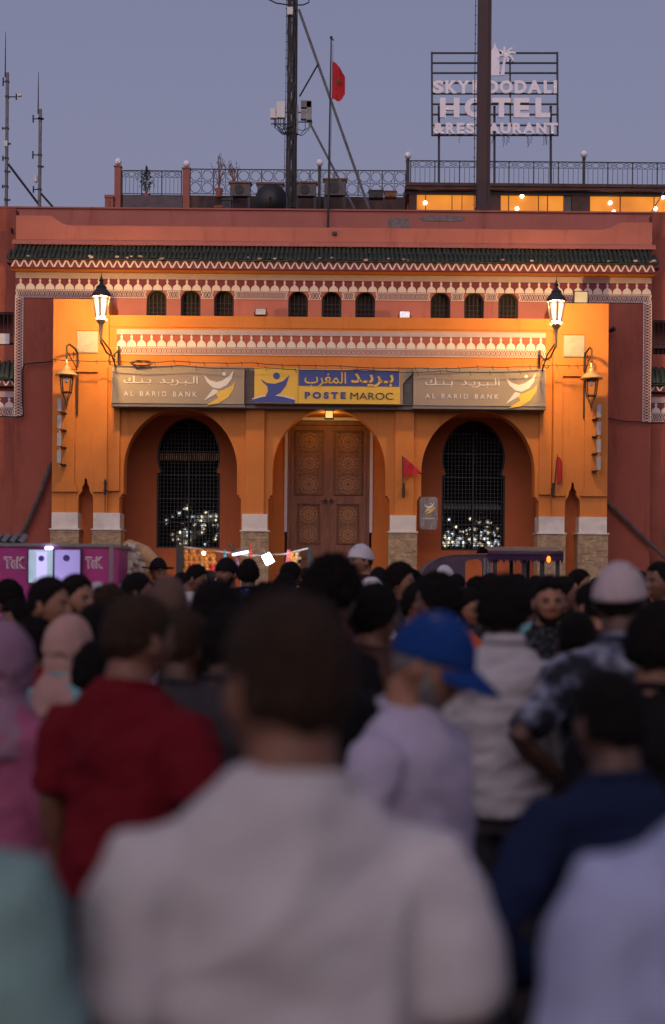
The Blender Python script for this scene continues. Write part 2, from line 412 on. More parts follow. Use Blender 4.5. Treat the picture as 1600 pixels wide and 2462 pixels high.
# eave underside board, fascia and zigzag
def fascia(u0, u1, h0, h1, d, per, parent=None, zc=.50, amp=.34):
    f = MB(); f.box(U(u0, d), U(u1, d), d, d + .16, H(h0, d), H(h1, d)); pb(f, 'maroon_fascia', M_MAROON)
    z = MB(); n = max(1, round((u1 - u0) / per)); hh = H(h1, d) - H(h0, d); pw = (U(u1, d) - U(u0, d)) / n
    path = []
    for i in range(n):
        for t, zz in ((0, -1), (.08, -1), (.42, 1), (.58, 1), (.92, -1)):
            path.append((U(u0, d) + pw * (i + t), H(h0, d) + hh * (zc + zz * amp)))
    z.ribbon(path, .042, d - .018, d - .001); pb(z, 'white_zigzag', M_CREAM)
fascia(-779, 769, 741, 761, DB - .52, 20.3)
so_ = MB(); so_.raw([(U(-779, DB), DB - .36, H(741, DB - .5) + .002), (U(769, DB), DB - .36, H(741, DB - .5) + .002), (U(762, DB), DB - .03, H(730, DB)), (U(-769, DB), DB - .03, H(730, DB)),
                   (U(-769, DB), DB - .002, H(741, DB)), (U(762, DB), DB - .002, H(741, DB))], [(0, 3, 2, 1), (0, 1, 5, 4)])
pb(so_, 'soffit_cove', M_PORT)
eb = MB(); eb.box(U(-785, DB), U(774, DB), DB - .34, DB - .002, H(763, DB - .6) - .075, H(763, DB - .6) - .035); pb(eb, 'eave_board', M_MAROON)

# ---- friezes: raised cream domes on coloured ground, lattice band
def dome_mesh(w, h):
    h_ = [(.455, 0), (.455, .10), (.43, .24), (.36, .37), (.25, .45), (.15, .50), (.085, .58), (.07, .68), (.125, .76), (.125, .83), (.06, .90), (.05, 1.0)]
    P = [(-.455, 0)] + h_ + [(-a, b) for a, b in h_[::-1][:-1]]
    mb = MB(); mb.plate([(a * w, b * h) for a, b in P], -.018, 0); me = mb.mesh('dome'); me.materials.append(M_CREAM); return me
def lattice(u0, u1, h0, h1, d, per, ground, vertical=False, name='lattice_band'):
    f = MB(); f.box(U(u0, d), U(u1, d), d - .008, d + .02, H(h0, d), H(h1, d)); pb(f, name + '_ground', ground)
    l = MB(); X0, X1, Z0, Z1 = U(u0, d), U(u1, d), H(h0, d), H(h1, d); wd = .030
    if not vertical:
        n = max(1, round((u1 - u0) / per)); p = (X1 - X0) / n
        for s in (0, .5):
            for sg in (1, -1):
                path = []
                for i in range(n * 2 + 1): path.append((X0 + p * i / 2, (Z0 + Z1) / 2 + sg * (Z1 - Z0) * (.44 if s == 0 else .0001) * (1 if i % 2 else -1)))
                if s == 0: l.ribbon(path, wd, d - .022 - .003 * (sg > 0), d - .0079)
        for z in (Z0, Z1 - .018): l.box(X0, X1, d - .024, d - .0078, z, z + .018)
        for i in range(n):
            q = X0 + p * (i + .5); zc_ = (Z0 + Z1) / 2
            l.ribbon([(q - .012, zc_), (q + .012, zc_)], .024, d - .019, d - .0079)
    else:
        per = 14; n = max(1, round((h1 - h0) / per)); p = (Z1 - Z0) / n
        for ph in (0,):
            for sg in (1, -1):
                path = [((X0 + X1) / 2 + sg * (X1 - X0) * .42 * (1 if i % 2 else -1), min(Z1, Z0 + p * (i / 2 + ph))) for i in range(n * 2 + 1 - (ph > 0))]
                l.ribbon(path, wd * (1 - ph * .8), d - .022 - .003 * (sg > 0) + ph * .008, d - .0079)
        for x in (X0, X1 - .02): l.box(x, x + .02, d - .024, d - .0078, Z0, Z1)
    pb(l, name, M_CREAM)
def frieze(u0, u1, hs, d, per, ground, cut=()):
    h0, h1, h2 = hs  # motif bottom, motif top, cream top
    f = MB(); f.box(U(u0, d), U(u1, d), d - .008, d + .02, H(h0, d), H(h1, d)); pb(f, 'frieze_ground', ground)
    c = MB(); c.box(U(u0, d), U(u1, d), d - .03, d + .02, H(h1, d) + .001, H(h2, d)); pb(c, 'frieze_band', M_BAND)
    n = round((u1 - u0) / per); p = (U(u1, d) - U(u0, d)) / n
    me = dome_mesh(p, H(h1, d) - H(h0, d))
    for i in range(n): place('frieze_dome', me, post, (U(u0, d) + p * (i + .5), d - .0085 - 38, H(h0, d) + .0))
frieze(-768, 761, (688.6, 715, 729), DB - .01, 23.7, M_MAROON)
# lattice runs between the arched windows
edges = [-768] + sum([[u - 25.5, u + 25.5] for u in wins_u], []) + [761]
for a, b in zip(edges[0::2], edges[1::2]): lattice(a, b, 669, 687.5, DB - .01, 11.8, M_MAROON)
lattice(-769, -749, 383, 668.5, DB - .011, 21, M_MAROON, True, 'lattice_post')
lattice(742, 762, 383, 668.5, DB - .011, 21, M_MAROON, True, 'lattice_post')
# side wings' own small cornices and friezes
for (a, b) in ((-1290, -769.5), (762.5, 1280)):
    o = 0
    frieze(a, b, (404, 428, 442), DWG - .01, 23.7, M_MAROON)
    lattice(a, b, 383, 403, DWG - .01, 11.8, M_MAROON)
    tiled_roof(a, b, 511, 474, DWG, DWG - .35, 40, post, hips=False, rows=1)
    fascia(a, b, 455, 472, DWG - .22, 20.3)
# iron grilles and dark panes in the nine openings
for k, u in enumerate(wins_u):
    x = U(u, DB); r = 24 * DB / FPX; z0, z1 = H(610, DB), H(691, DB)
    fr = MB(); P = hole_arch(u, 24, 610, 691, DB); Q = hole_arch(u, 21, 613, 688, DB)
    fr.plate(P, DB + .16, DB + .22, [Q]); wo = pb(fr, 'arched_window', M_IRON)
    pn = MB(); pn.plate(P, DB + .30, DB + .32); pn.v = [(a, b - 38, c) for a, b, c in pn.v]; pn.build('pane', M_DARK, wo)
    gb = MB()
    for i in range(5): gb.box(x - r + 2 * r * (i + .5) / 5 - .008, x - r + 2 * r * (i + .5) / 5 + .008, DB + .18, DB + .2, z0, z1 - r * .35)
    for i in range(5): gb.box(x - r * .9, x + r * .9, DB + .19, DB + .205, z0 + (z1 - r - z0) * (i + .5) / 5 - .006, z0 + (z1 - r - z0) * (i + .5) / 5 + .006)
    gb.v = [(a, b - 38, c) for a, b, c in gb.v]; gb.build('grille', M_IRONW, wo)

# ------------------------------------------------------------------ portico
TL = (-677, -543.5); TR = (526.5, 659)
def arc_open(c):
    x = U(c, DC); hw, hl = 136.5 * DC / FPX, 146.5 * DC / FPX
    zs = H(257, DC); rise = 150 * DC / FPX; zc = H(199, DC)
    P = [(x - hl, -.01), (x + hl, -.01), (x + hl, zc - .12), (x + hl - .05, zc - .08), (x + hl - .05, zc - .03), (x + hw, zc)]
    P += [(x + hw * math.cos(a), zs + rise * math.sin(a)) for a in [math.pi * i / 40 for i in range(41)]]
    P += [(x - hw, zc), (x - hl + .05, zc - .03), (x - hl + .05, zc - .08), (x - hl, zc - .12)]
    return P
xa, xb = U(-543.3, DC), U(526.3, DC)
cx3 = [-368.3, MC, 348.0]
# build the arcade as one outline running round the three openings
outl = []
for c in cx3:
    P = arc_open(c); P = [(p[0], max(p[1], GZ)) for p in P]
    outl += P[2:][::-1] and ([P[0]] + P[2:][::-1] + [P[1]])
# P[0]=left floor, reversed arch path ends at right side; order left->right
poly = [(xa, GZ)]
for c in cx3:
    P = arc_open(c); L = P[2:]  # starts at right pier top going up and over to the left
    poly += [(P[0][0], GZ)] + L[::-1] + [(P[1][0], GZ)]
poly += [(xb, GZ), (xb, H(625, DC)), (xa, H(625, DC))]
aw = MB(); aw.plate(poly, DC, DC + .55); pb(aw, 'arcade_wall', M_PORT)
cp = MB(); cp.box(xa, xb, DC - .03, DC + .02, H(600, DC), H(625, DC) + .03); cp.box(xa, xb, DC + .021, DB - .002, H(600, DC), H(622, DC)); pb(cp, 'portico_roof', M_PORT)
# towers: front slab with recessed panel and keyhole niche
for s, (t0, t1) in ((-1, TL), (1, TR)):
    cu = -595.5 if s < 0 else 576.0
    dT = DC - .12
    def q(u, h): return (U(u, dT), H(h, dT))
    def kq(du, h): return q(cu + du, h)
    niche = [kq(-18, 0), kq(18, 0)]
    nz = [(18, 183), (17, 193), (12, 200), (9, 205), (8.5, 214), (5, 219), (3.5, 224), (3, 232), (0, 236), (-3, 232), (-3.5, 224), (-5, 219), (-8.5, 214), (-9, 205), (-12, 200), (-17, 193), (-18, 183)]
    pan = [kq(-26, 207), kq(-20, 203), kq(-12, 207), kq(-12, 246), kq(12, 246), kq(12, 207), kq(20, 203), kq(26, 207), kq(26, 497), kq(-26, 497)]
    oo = [(U(t0, dT), GZ), (kq(-18, 0)[0], GZ)] + [kq(a, b) for a, b in nz[::-1]] + [(kq(18, 0)[0], GZ), (U(t1, dT), GZ), (U(t1, dT), H(666, dT)), (U(t0, dT), H(666, dT))]
    tw = MB(); tw.plate(oo, dT, dT + .5); pb(tw, 'tower_wall', M_PORT)
    bk = MB(); bk.box(U(t0, dT), U(t1, dT), dT + .501, DB + .001, GZ, H(666, dT)); pb(bk, 'tower_core', M_PORCH)
    # raised rims that outline the long recessed panel
    rim = MB(); w_ = 2.2
    path = [kq(-14, 236), kq(-19, 205), kq(-27, 209), kq(-27, 496), kq(27, 496), kq(27, 209), kq(19, 205), kq(14, 236)]
    for (a, b) in ((-60, -27), (27, 60)):
        lo, hi = cu + a, cu + b
        if a < 0: lo = t0 + 1
        else: hi = t1 - 1
        rim.box(U(lo, dT), U(hi, dT), dT - .07, dT - .001, H(202 if a < 0 else 202, dT), H(500, dT))
    rim.box(U(cu - 27, dT), U(cu + 27, dT), dT - .07, dT - .001, H(490, dT), H(500, dT))
    for sg in (-1, 1):
        pts = [kq(sg * 27, 202), kq(sg * 27, 225), kq(sg * 22, 214), kq(sg * 19, 206), kq(sg * 18, 202)]
        if sg > 0: pts = pts[::-1]
        rim.plate(pts if sg < 0 else pts, dT - .07, dT - .001)
    pb(rim, 'raised_panel', M_PORT)
    # marble and stone pedestals
boxes('pilaster', M_PORT, post, [(U(u - 22.5, DC), U(u + 22.5, DC), DC - .12, DC - .001, H(150, DC), H(412, DC)) for u in (-189, 170)] +
      [(U(u - 14, DC), U(u + 14, DC), DC - .09, DC - .001, H(205, DC), H(530, DC)) for u in (-528, 508)], oy=-38)
ped = [(-677, -614, 0), (-577, -513, 0), (-219, -158, 1), (137, 200, 1), (495, 557, 0), (592, 659, 0)]
def veneer(x0, x1, y0, y1, z0, z1, parent):
    mb = MB(); z = z0; rnd = random.Random(int(x0 * 100))
    while z < z1 - .01:
        h = min(rnd.choice((.035, .045, .06)), z1 - z); x = x0
        while x < x1 - .01:
            L = min(rnd.uniform(.12, .34), x1 - x)
            if x1 - x - L < .06: L = x1 - x
            p = rnd.uniform(.0, .028)
            mb.box(x + .002, x + L - .002, y0 - p, y1, z + .003, z + h - .002); x += L
        z += h
    mb.v = [(a[0], a[1] - 38, a[2]) for a in mb.v]
    return mb.build('stone_courses', M_VENEER, parent, kind='stuff')
for (a, b, k) in ped:
    d = DC - .2
    x0, x1 = U(a, d), U(b, d); zt, zm = H(152.5, d), H(110.5, d)
    mb = MB(); mb.box(x0, x1, d, DC + .60, zm + .04, zt); P = pb(mb, 'pedestal_block', M_MARBLE)
    mb = MB(); mb.box(x0 - .06, x1 + .06, d - .06, DC + .63, zm, zm + .039); mb.v = [(p[0], p[1] - 38, p[2]) for p in mb.v]; mb.build('pedestal_ledge', M_MARBLE, P)
    mb = MB(); mb.box(x0 - .02, x1 + .02, d + .001, DC + .58, 0, zm - .001); pb(mb, 'pedestal_core', M_VENEER)
    veneer(x0 - .035, x1 + .035, d - .01, d + .02, 0, zm - .002, P)
    for xs, sg in ((x0, -1), (x1, 1)):
        pass
# ---- porch interior
DR = 40.3
pf = MB(); pf.box(xa, xb, DC + .55, DR, GZ, .0035 + GZ); pb(pf, 'porch_floor', M_MARBLE)
pc_ = MB(); pc_.box(xa - .1, xb + .1, DC + .551, DR + .3, H(411, DC), H(416, DC)); pb(pc_, 'porch_ceiling', M_PORT)
for c in (-189, 170):
    wv = MB(); wv.box(U(c - 20, DC), U(c + 20, DC), DC + .551, DR - .001, GZ, H(410.9, DC)); pb(wv, 'porch_side_wall', M_PORCH)
for c in (-540, 522):
    wv = MB(); wv.box(U(c - 10, DC), U(c + 10, DC), DC + .551, DR - .001, GZ, H(410.9, DC)); pb(wv, 'porch_end_wall', M_PORCH)
# back wall with window and door holes
def horseshoe(cu, d, hw=76.0, inset=0.0, n=40):
    k = d / FPX; x = U(cu, d); r = (hw - inset) * k; hc = 291; rv = (89 - inset) * k
    P = []
    a0 = -math.asin(40.0 / 89)
    for i in range(n + 1):
        a = a0 + (math.pi - 2 * a0) * i / n
        pw = 1.0
        zz = H(hc, d) + rv * math.sin(a) * (1.0 + .03 * max(0, math.sin(a)) ** 8)
        P.append((x + r * math.cos(a), zz))
    hl = (76.5 - inset) * k
    return [(x - hl, H(69 + inset, d)), (x + hl, H(69 + inset, d)), (x + hl, H(249, d)), ] + P + [(x - hl, H(249, d))]
WU = (-348.5, 337.0)
dc = -11.5; dz1 = H(384, DR)
rx0, rx1 = U(dc - 104, DR), U(dc + 104, DR)
bw_outer = [(xa - .6, GZ), (rx0, GZ), (rx0, dz1), (rx1, dz1), (rx1, GZ), (xb + .6, GZ), (xb + .6, H(416, DC)), (xa - .6, H(416, DC))]
bw = MB(); bw.plate(bw_outer, DR, DR + .35, [horseshoe(u, DR) for u in WU]); pb(bw, 'porch_back_wall', M_PORCH)
cb = MB(); x0, x1 = U(-189 + 20, DC) + .002, U(170 - 20, DC) - .002
cb.plate([(x0, GZ), (rx0 - .02, GZ), (rx0 - .02, dz1 + .02), (rx1 + .02, dz1 + .02), (rx1 + .02, GZ), (x1, GZ), (x1, H(410.8, DC)), (x0, H(410.8, DC))], DR - .05, DR - .002); pb(cb, 'door_surround', M_PORT)
for k, u in enumerate(WU):
    A = horseshoe(u, DR); B = horseshoe(u, DR, inset=4.0)
    f = MB(); f.plate(A, DR + .05, DR + .16, [B]); wo = pb(f, 'horseshoe_window', M_IRON)
    pn = MB(); pn.plate(horseshoe(u, DR, inset=1), DR + .27, DR + .28); pn.v = [(a, b - 38, c) for a, b, c in pn.v]; pn.build('pane', M_GLASS_D, wo)
    x = U(u, DR); k_ = DR / FPX
    gb = MB()
    def halfw(h):
        if h < 249: return 72
        t = (h - 291) / 85; return 72 * math.sqrt(max(0, 1 - t * t))
    for i in range(-8, 9):
        uu = i * 8.6; top = 249 if abs(uu) > 64 else 291 + 84 * math.sqrt(max(0, 1 - (uu / 72) ** 2))
        wd = .022 if i == 0 else .008
        gb.box(x + uu * k_ - wd, x + uu * k_ + wd, DR + .09, DR + .11, H(73, DR), H(top, DR))
    h = 84
    j = 0
    while h < 368:
        hwd = halfw(h) * k_; wd = .018 if j % 6 == 5 else .006
        gb.box(x - hwd, x + hwd, DR + .111, DR + .125, H(h, DR) - wd, H(h, DR) + wd); h += 9.5; j += 1
    gb.v = [(a, b - 38, c) for a, b, c in gb.v]; gb.build('grille', M_IRON, wo)
# a strip of slatted blind seen inside the left window
bl_ = []
for i in range(30):
    uu = -348.5 - 70 + 140 * i / 29; bl_.append((U(uu - 1.5, DR), U(uu + 1.5, DR), DR + .20, DR + .21, H(281, DR), H(299, DR)))
m_ = MB()
for q_ in bl_: m_.box(*q_)
m_.v = [(a, b - 38, c) for a, b, c in m_.v]; o_ = m_.build('slatted_blind', M_VENEER, post, kind='stuff')
# pale mortar lumps showing between broken eave tiles
rnd = random.Random(21)
for i in range(26):
    u = rnd.uniform(-780, 770); m_ = MB(); m_.ball((0, 0, 0), rnd.uniform(.03, .06), 6, 4, (1.3, .6, .7)); m_.build('mortar_lump', M_GRAFF if i % 2 else M_BAND, post, loc=(U(u, DB - .6), DB - .66 - 38, H(rnd.uniform(763, 770), DB - .6)))
# white door reveal strips and lintel
ds = MB(); ds.box(rx0 + .02, U(-82, DR) - .06, DR - .09, DR + .02, H(110, DR), H(372, DR)); ds.box(U(82 + 2 * dc, DR) + .42, rx1 - .02, DR - .09, DR + .02, H(110, DR), H(372, DR))
ds = MB()
ds.box(U(dc - 106, DR), U(dc - 99, DR), DR - .09, DR + .02, H(110, DR), H(372, DR)); ds.box(U(dc + 99, DR), U(dc + 106, DR), DR - .09, DR + .02, H(110, DR), H(372, DR))
ds.box(U(dc - 106, DR), U(dc + 106, DR), DR - .10, DR + .02, H(378.5, DR), H(385, DR)); pb(ds, 'white_door_trim', M_WHITE)
# ---- carved double door
door = MB(); zt = H(378, DR)
door.box(U(dc - 99, DR), U(dc - 92, DR), DR + .0, DR + .2, GZ, zt); door.box(U(dc + 92, DR), U(dc + 99, DR), DR + .0, DR + .2, GZ, zt); door.box(U(dc - 92, DR), U(dc + 92, DR), DR + .0, DR + .2, H(368, DR), zt)
dr = pb(door, 'double_door', M_WOOD)
def sub(mb, name, m, par, smooth=False):
    mb.v = [(a, b - 38, c) for a, b, c in mb.v]; return mb.build(name, m, par, smooth)
leafs = []
for s in (-1, 1):
    a, b = (dc - 91.5, dc - 1) if s < 0 else (dc + 1, dc + 91.5)
    mu = (a + b) / 2 + s * 1.0
    lf = MB(); X = lambda u: U(u, DR); Z = lambda h: H(h, DR)
    lf.box(X(a), X(b), DR + .08, DR + .14, GZ + .02, Z(367))                 # leaf board
    pw, lw = 36, 27
    y0, y1 = DR + .02, DR + .0801
    lf.box(X(a), X(mu - pw), y0, y1, GZ + .02, Z(367)); lf.box(X(mu + pw), X(b), y0, y1, GZ + .02, Z(367))
    lf.box(X(mu - pw), X(mu + pw), y0, y1, Z(355), Z(367))
    lf.box(X(mu - pw), X(mu + pw), y0, y1, Z(178), Z(198))
    lf.box(X(mu - pw), X(mu - lw), y0 + .005, y1, Z(70), Z(178)); lf.box(X(mu + lw), X(mu + pw), y0 + .005, y1, Z(70), Z(178))
    lf.box(X(mu - pw), X(mu + pw), y0, y1, Z(48), Z(80)); lf.box(X(mu - pw), X(mu + pw), y0, y1, GZ + .02, Z(-10))
    sub(lf, 'door_leaf', M_WOOD, dr)
    cz = Z(188)
    for (h0, h1, ww, ros) in ((200, 353, 34, 3), (82, 176, 25.5, 2)):
        p = MB(); p.box(X(mu - ww), X(mu + ww), DR + .062, DR + .079, Z(h0), Z(h1))
        for xx in (mu - ww, mu + ww - 1.6): p.box(X(xx), X(xx + 1.6), DR + .03, DR + .0619, Z(h0), Z(h1))
        for hh in (h0, h1 - 1.6): p.box(X(mu - ww + 1.6), X(mu + ww - 1.6), DR + .03, DR + .0618, Z(hh), Z(hh + 1.6))
        sub(p, 'door_panel', M_WOODP, dr)
        c = MB(); k_ = DR / FPX; y_ = DR + .047
        for r_ in range(ros):
            zc = Z(h0 + (h1 - h0) * (r_ + .5) / ros); xc = X(mu); RR = min(ww * .9 * k_, (h1 - h0) / ros * .5 * k_)
            for rad in (.18, .46, .52, .86):
                P = [(xc + RR * rad * math.cos(t), zc + RR * rad * math.sin(t)) for t in [2 * math.pi * i / 24 for i in range(25)]]
                c.ribbon(P, .012, y_, DR + .0615)
            for i in range(12):
                t0 = 2 * math.pi * i / 12
                for dt in (-.26, .26):
                    P = [(xc + RR * .2 * math.cos(t0), zc + RR * .2 * math.sin(t0)), (xc + RR * .5 * math.cos(t0 + dt), zc + RR * .5 * math.sin(t0 + dt)), (xc + RR * .86 * math.cos(t0), zc + RR * .86 * math.sin(t0))]
                    c.ribbon(P, .010, y_ + .002, DR + .0614)
        # overall net of diamonds
        nx, nz = 6, max(4, int((h1 - h0) / (2 * ww / 6)))
        for i in range(nx):
            for j in range(nz):
                xx = X(mu - ww + 2.5) + (2 * ww - 5) * k_ * (i + .5) / nx; zz = Z(h0 + 2.5) + (h1 - h0 - 5) * k_ * (j + .5) / nz; e_ = .045
                c.ribbon([(xx, zz - e_), (xx + e_, zz), (xx, zz + e_), (xx - e_, zz), (xx, zz - e_)], .008, y_ + .004, DR + .0613)
        sub(c, 'carving', M_WOODL, dr)
    kn = MB(); kn.tube([(X(dc + s * 7), DR - .03, cz), (X(dc + s * 7), DR + .02, cz)], .03, 8); kn.tube([(X(dc + s * 7) + .05 * math.cos(t), DR - .03, cz - .06 + .05 * math.sin(t)) for t in [2 * math.pi * i / 12 for i in range(12)]], .01, 6, closed=True)
    sub(kn, 'door_knocker', M_IRON, dr)
bt = MB(); bt.box(U(dc - 3, DR), U(dc + 3, DR), DR - .01, DR + .019, GZ + .02, Z(367)); bt.box(U(dc - 20, DR), U(dc + 14, DR), DR - .03, DR - .011, cz - .02, cz + .02); sub(bt, 'meeting_rail', M_WOOD, dr)

# middle frieze of the portico
frieze(-524, 508, (553, 582, 594), DC - .012, 23.95, M_PMAROON)
lattice(-524, 508, 534, 552, DC - .012, 11.97, M_PMAROON)
# ------------------------------------------------------------------ signboards
def org(px, py, d): return W(px, py, d)
AR_BANK = "\ufeda\u0640\ufee8\u0640\ufe91  \ufeaa\u0640\ufef3\ufeae\u0640\ufe92\u0640\ufedf\ufe8d"
AR_POST1 = "\ufe8f\ufeae\ufed0\ufee4\ufedf\ufe8d"
AR_POST2 = "\ufeaa\u0640\ufef3\ufeae\u0640\ufe91"
def bird(parent, cx, cz, s, y, mtop, mbot, mdot, wing=True):
    def P(pts): return [(cx + a * s, cz + b * s) for a, b in pts]
    t = MB(); t.plate(P([(-.50, .33), (-.30, .16), (-.08, .10), (.12, .16), (.32, .30), (.48, .50), (.42, .22), (.26, 0), (.02, -.12), (-.20, -.08), (-.38, .08)][::-1]), y - .010, y - .001)
    t.plate(P([(-.20, -.13), (-.02, -.17), (-.12, -.30), (-.50, -.52), (-.34, -.32)][::-1]), y - .0102, y - .0012)
    t.build('bird_wing', mtop, parent)
    t = MB(); t.plate(P([(.52, .12), (.40, -.02), (.16, -.14), (-.12, -.24), (-.02, -.40), (-.40, -.66), (-.02, -.60), (.30, -.40), (.48, -.12)]), y - .009, y - .0008)
    t.build('bird_body', mbot, parent)
    t = MB(); t.plate(P([(.16 + .065 * math.cos(a), .37 + .065 * math.sin(a)) for a in [2 * math.pi * i / 16 for i in range(16)]]), y - .009, y - .001); t.build('bird_head', mdot, parent)
DS = 37.45
def shift_children(t, loc):
    for c in t.children: c.location = -Vector(loc) + c.location if c.parent == t else c.location
def bank_sign(label, ua, ub, ht, hb, tx, lat, log, arx):
    loc = (U((ua + ub) / 2, DS), DS, H(hb, DS))
    t = thing('bank_signboard', label, 'signboard', loc, group='beige bank signs over the side arches')
    x0, x1, z0, z1 = U(ua, DS), U(ub, DS), H(hb, DS), H(ht, DS)
    b = MB(); b.box(x0, x1, DS, DS + .42, z0, z1); o = b.build('face_panel', M_BEIGE, t)
    b = MB(); b.box(x0 - .02, x1 + .02, DS + .02, DC - .1, z0 - .09, z0 - .001); b.build('lower_housing', M_GREYBOX, t)
    b = MB()
    for xx in (x0 + .25, (x0 + x1) / 2, x1 - .25): b.box(xx - .03, xx + .03, DS + .421, DC - .03, z0 + .3, z0 + .36)
    b.build('wall_bracket', M_DARKST, t)
    lettering('arabic_lettering', AR_BANK, *arx, DS - .002, M_WPRINT, t, bold=.004)
    islands(lettering('latin_lettering', "A L   B A R I D   B A N K", *lat, DS - .002, M_WPRINT, t, bold=.006), 'letter')
    c = W(*log, DS); bird(t, c.x, c.z, .86, DS, M_WPRINT, M_GOLD, M_WPRINT)
    shift_children(t, loc); return t
bank_sign('beige bank signboard with white Arabic and Latin lettering, left of the yellow and blue sign', -535, -216.5, 507, 416.7, None, ((297.5, 953), (474, 941)), (527, 926), ((297.5, 927), (476, 904)))
bank_sign('beige bank signboard with white Arabic and Latin lettering, right of the yellow and blue sign', 190.6, 509, 508, 417.5, None, ((1023, 958.5), (1200, 947)), (1254, 933), ((1023, 932), (1202, 909)))
DP = 37.40
loc = (U(-16, DP), DP, H(419, DP)); t = thing('post_signboard', 'yellow and blue post office signboard with a leaping figure logo over the middle arch', 'signboard', loc)
def fl_(u): return U(u, DP)
za, zb = H(419.7, DP), H(503.6, DP)
b = MB(); b.box(fl_(-192), fl_(-87.6), DP, DP + .3, za, zb + .02); b.build('logo_panel', M_YEL, t)
b = MB(); b.box(fl_(-87), fl_(158.5), DP + .012, DP + .3, za, zb - .01); b.build('lower_panel', M_YEL, t)
b = MB(); b.box(fl_(-85.5), fl_(156.8), DP + .004, DP + .0119, H(462, DP), zb - .035); b.build('blue_panel', M_BLUE, t)
b = MB(); b.box(fl_(-216), fl_(190), DP + .30, DP + .48, za - .11, za - .01); b.box(fl_(-216), fl_(190), DP + .30, DP + .34, zb + .0, zb + .05); b.build('frame_rail', M_GREYBOX, t)
for a0, a1 in ((-216, -193.5), (160, 190)):
    b = MB(); n = 16
    for i in range(n):
        z = za + (zb - za) * i / n; b.box(fl_(a0), fl_(a1), DP + .24, DP + .27, z + .01, z + (zb - za) / n * .78)
    b.box(fl_(a0), fl_(a1), DP + .265, DP + .3, za, zb)
    b.build('side_louvre', M_GREYBOX, t)
b = MB(); b.plate([(fl_(158.6), za), (fl_(166), za), (fl_(166), zb - .38), (fl_(189), zb - .08), (fl_(189), zb + .0), (fl_(158.6), zb)], DP + .16, DP + .2); b.build('side_panel', M_BEIGE, t)
lettering('arabic_lettering', AR_POST1, (733, 930.5), (833, 894), DP + .001, M_YEL, t, bold=.008)
lettering('arabic_lettering', AR_POST2, (844, 931), (947, 897.5), DP + .001, M_YEL, t, bold=.018)
islands(lettering('latin_lettering', "P O S T E", (733, 958.5), (832, 942), DP + .009, M_BLUE, t, bold=.055), 'letter')
islands(lettering('latin_lettering', "MAROC", (843, 960.5), (946, 944), DP + .009, M_DARKST, t, bold=-.005), 'letter')
# leaping figure: blue body with arms up, head dot and swoosh
c = W(662, 927, DP); s = 1.0
def P_(pts): return [(c.x + a * s, c.z + b * s) for a, b in pts]
f = MB(); f.plate(P_([(-.43, .19), (-.22, .07), (.0, .055), (.22, .13), (.36, .26), (.40, .30), (.30, .0), (.16, -.19), (-.05, -.32), (-.42, -.52), (-.30, -.36), (-.20, -.16), (-.22, -.02), (-.33, .08)][::-1]), DP - .009, DP - .0005); f.build('figure', M_BLUE, t)
f = MB(); f.plate(P_([(.035 + .095 * math.cos(a), .275 + .095 * math.sin(a)) for a in [2 * math.pi * i / 20 for i in range(20)]]), DP - .009, DP - .0005); f.build('figure_head', M_BLUE, t)
zz = za - c.z + .01
arc = [(-.64 + 1.2 * i / 12, zz + .08 + .115 * math.sin(math.pi * i / 12)) for i in range(13)]
f = MB(); f.plate(P_([(-.635, zz), (.555, zz)] + arc[::-1]), DP - .006, DP - .0006); f.build('swoosh_base', M_BLUE, t)
f = MB(); f.ribbon(P_([(a, b + .022) for a, b in arc]), .035, DP - .0085, DP - .0061); f.build('swoosh_line', M_WPRINT, t)
shift_children(t, loc)

# ------------------------------------------------------------------ carved plaster tiles on the towers
for (u, lab) in ((-594, 'square carved cream plaster tile high on the left tower'), (576, 'square carved cream plaster tile high on the right tower')):
    d = DC - .13; h0, h1 = 537, 588
    L = (U(u, d), d, H(h0, d)); t = thing('carved_tile', lab, 'plaque', L, group='carved tiles on the two towers')
    r = 25 * d / FPX; zc = (H(h1, d) - H(h0, d)) / 2
    b = MB(); b.box(-r, r, -.04, .05, 0, 2 * zc); b.build('tile_panel', M_PLAQUE, t)
    b = MB()
    for rad in (.1, .15, .21, .26): b.ribbon([(rad * math.cos(a), zc + rad * math.sin(a)) for a in [2 * math.pi * i / 24 for i in range(25)]], .016, -.055, -.0401)
    for i in range(8):
        a = 2 * math.pi * i / 8; b.ribbon([(.1 * math.cos(a), zc + .1 * math.sin(a)), (.15 * math.cos(a + .3), zc + .15 * math.sin(a + .3)), (.26 * math.cos(a), zc + .26 * math.sin(a))], .016, -.06, -.0402)
    q = r - .03; b.ribbon([(-q, zc - q), (q, zc - q), (q, zc + q), (-q, zc + q), (-q, zc - q)], .02, -.058, -.0403)
    b.build('carving', M_PLAQUE, t)
    b = MB(); b.box(-r - .06, r + .06, -.03, .01, 2 * zc + .03, 2 * zc + .06); b.build('hood_line', M_PORT, t)

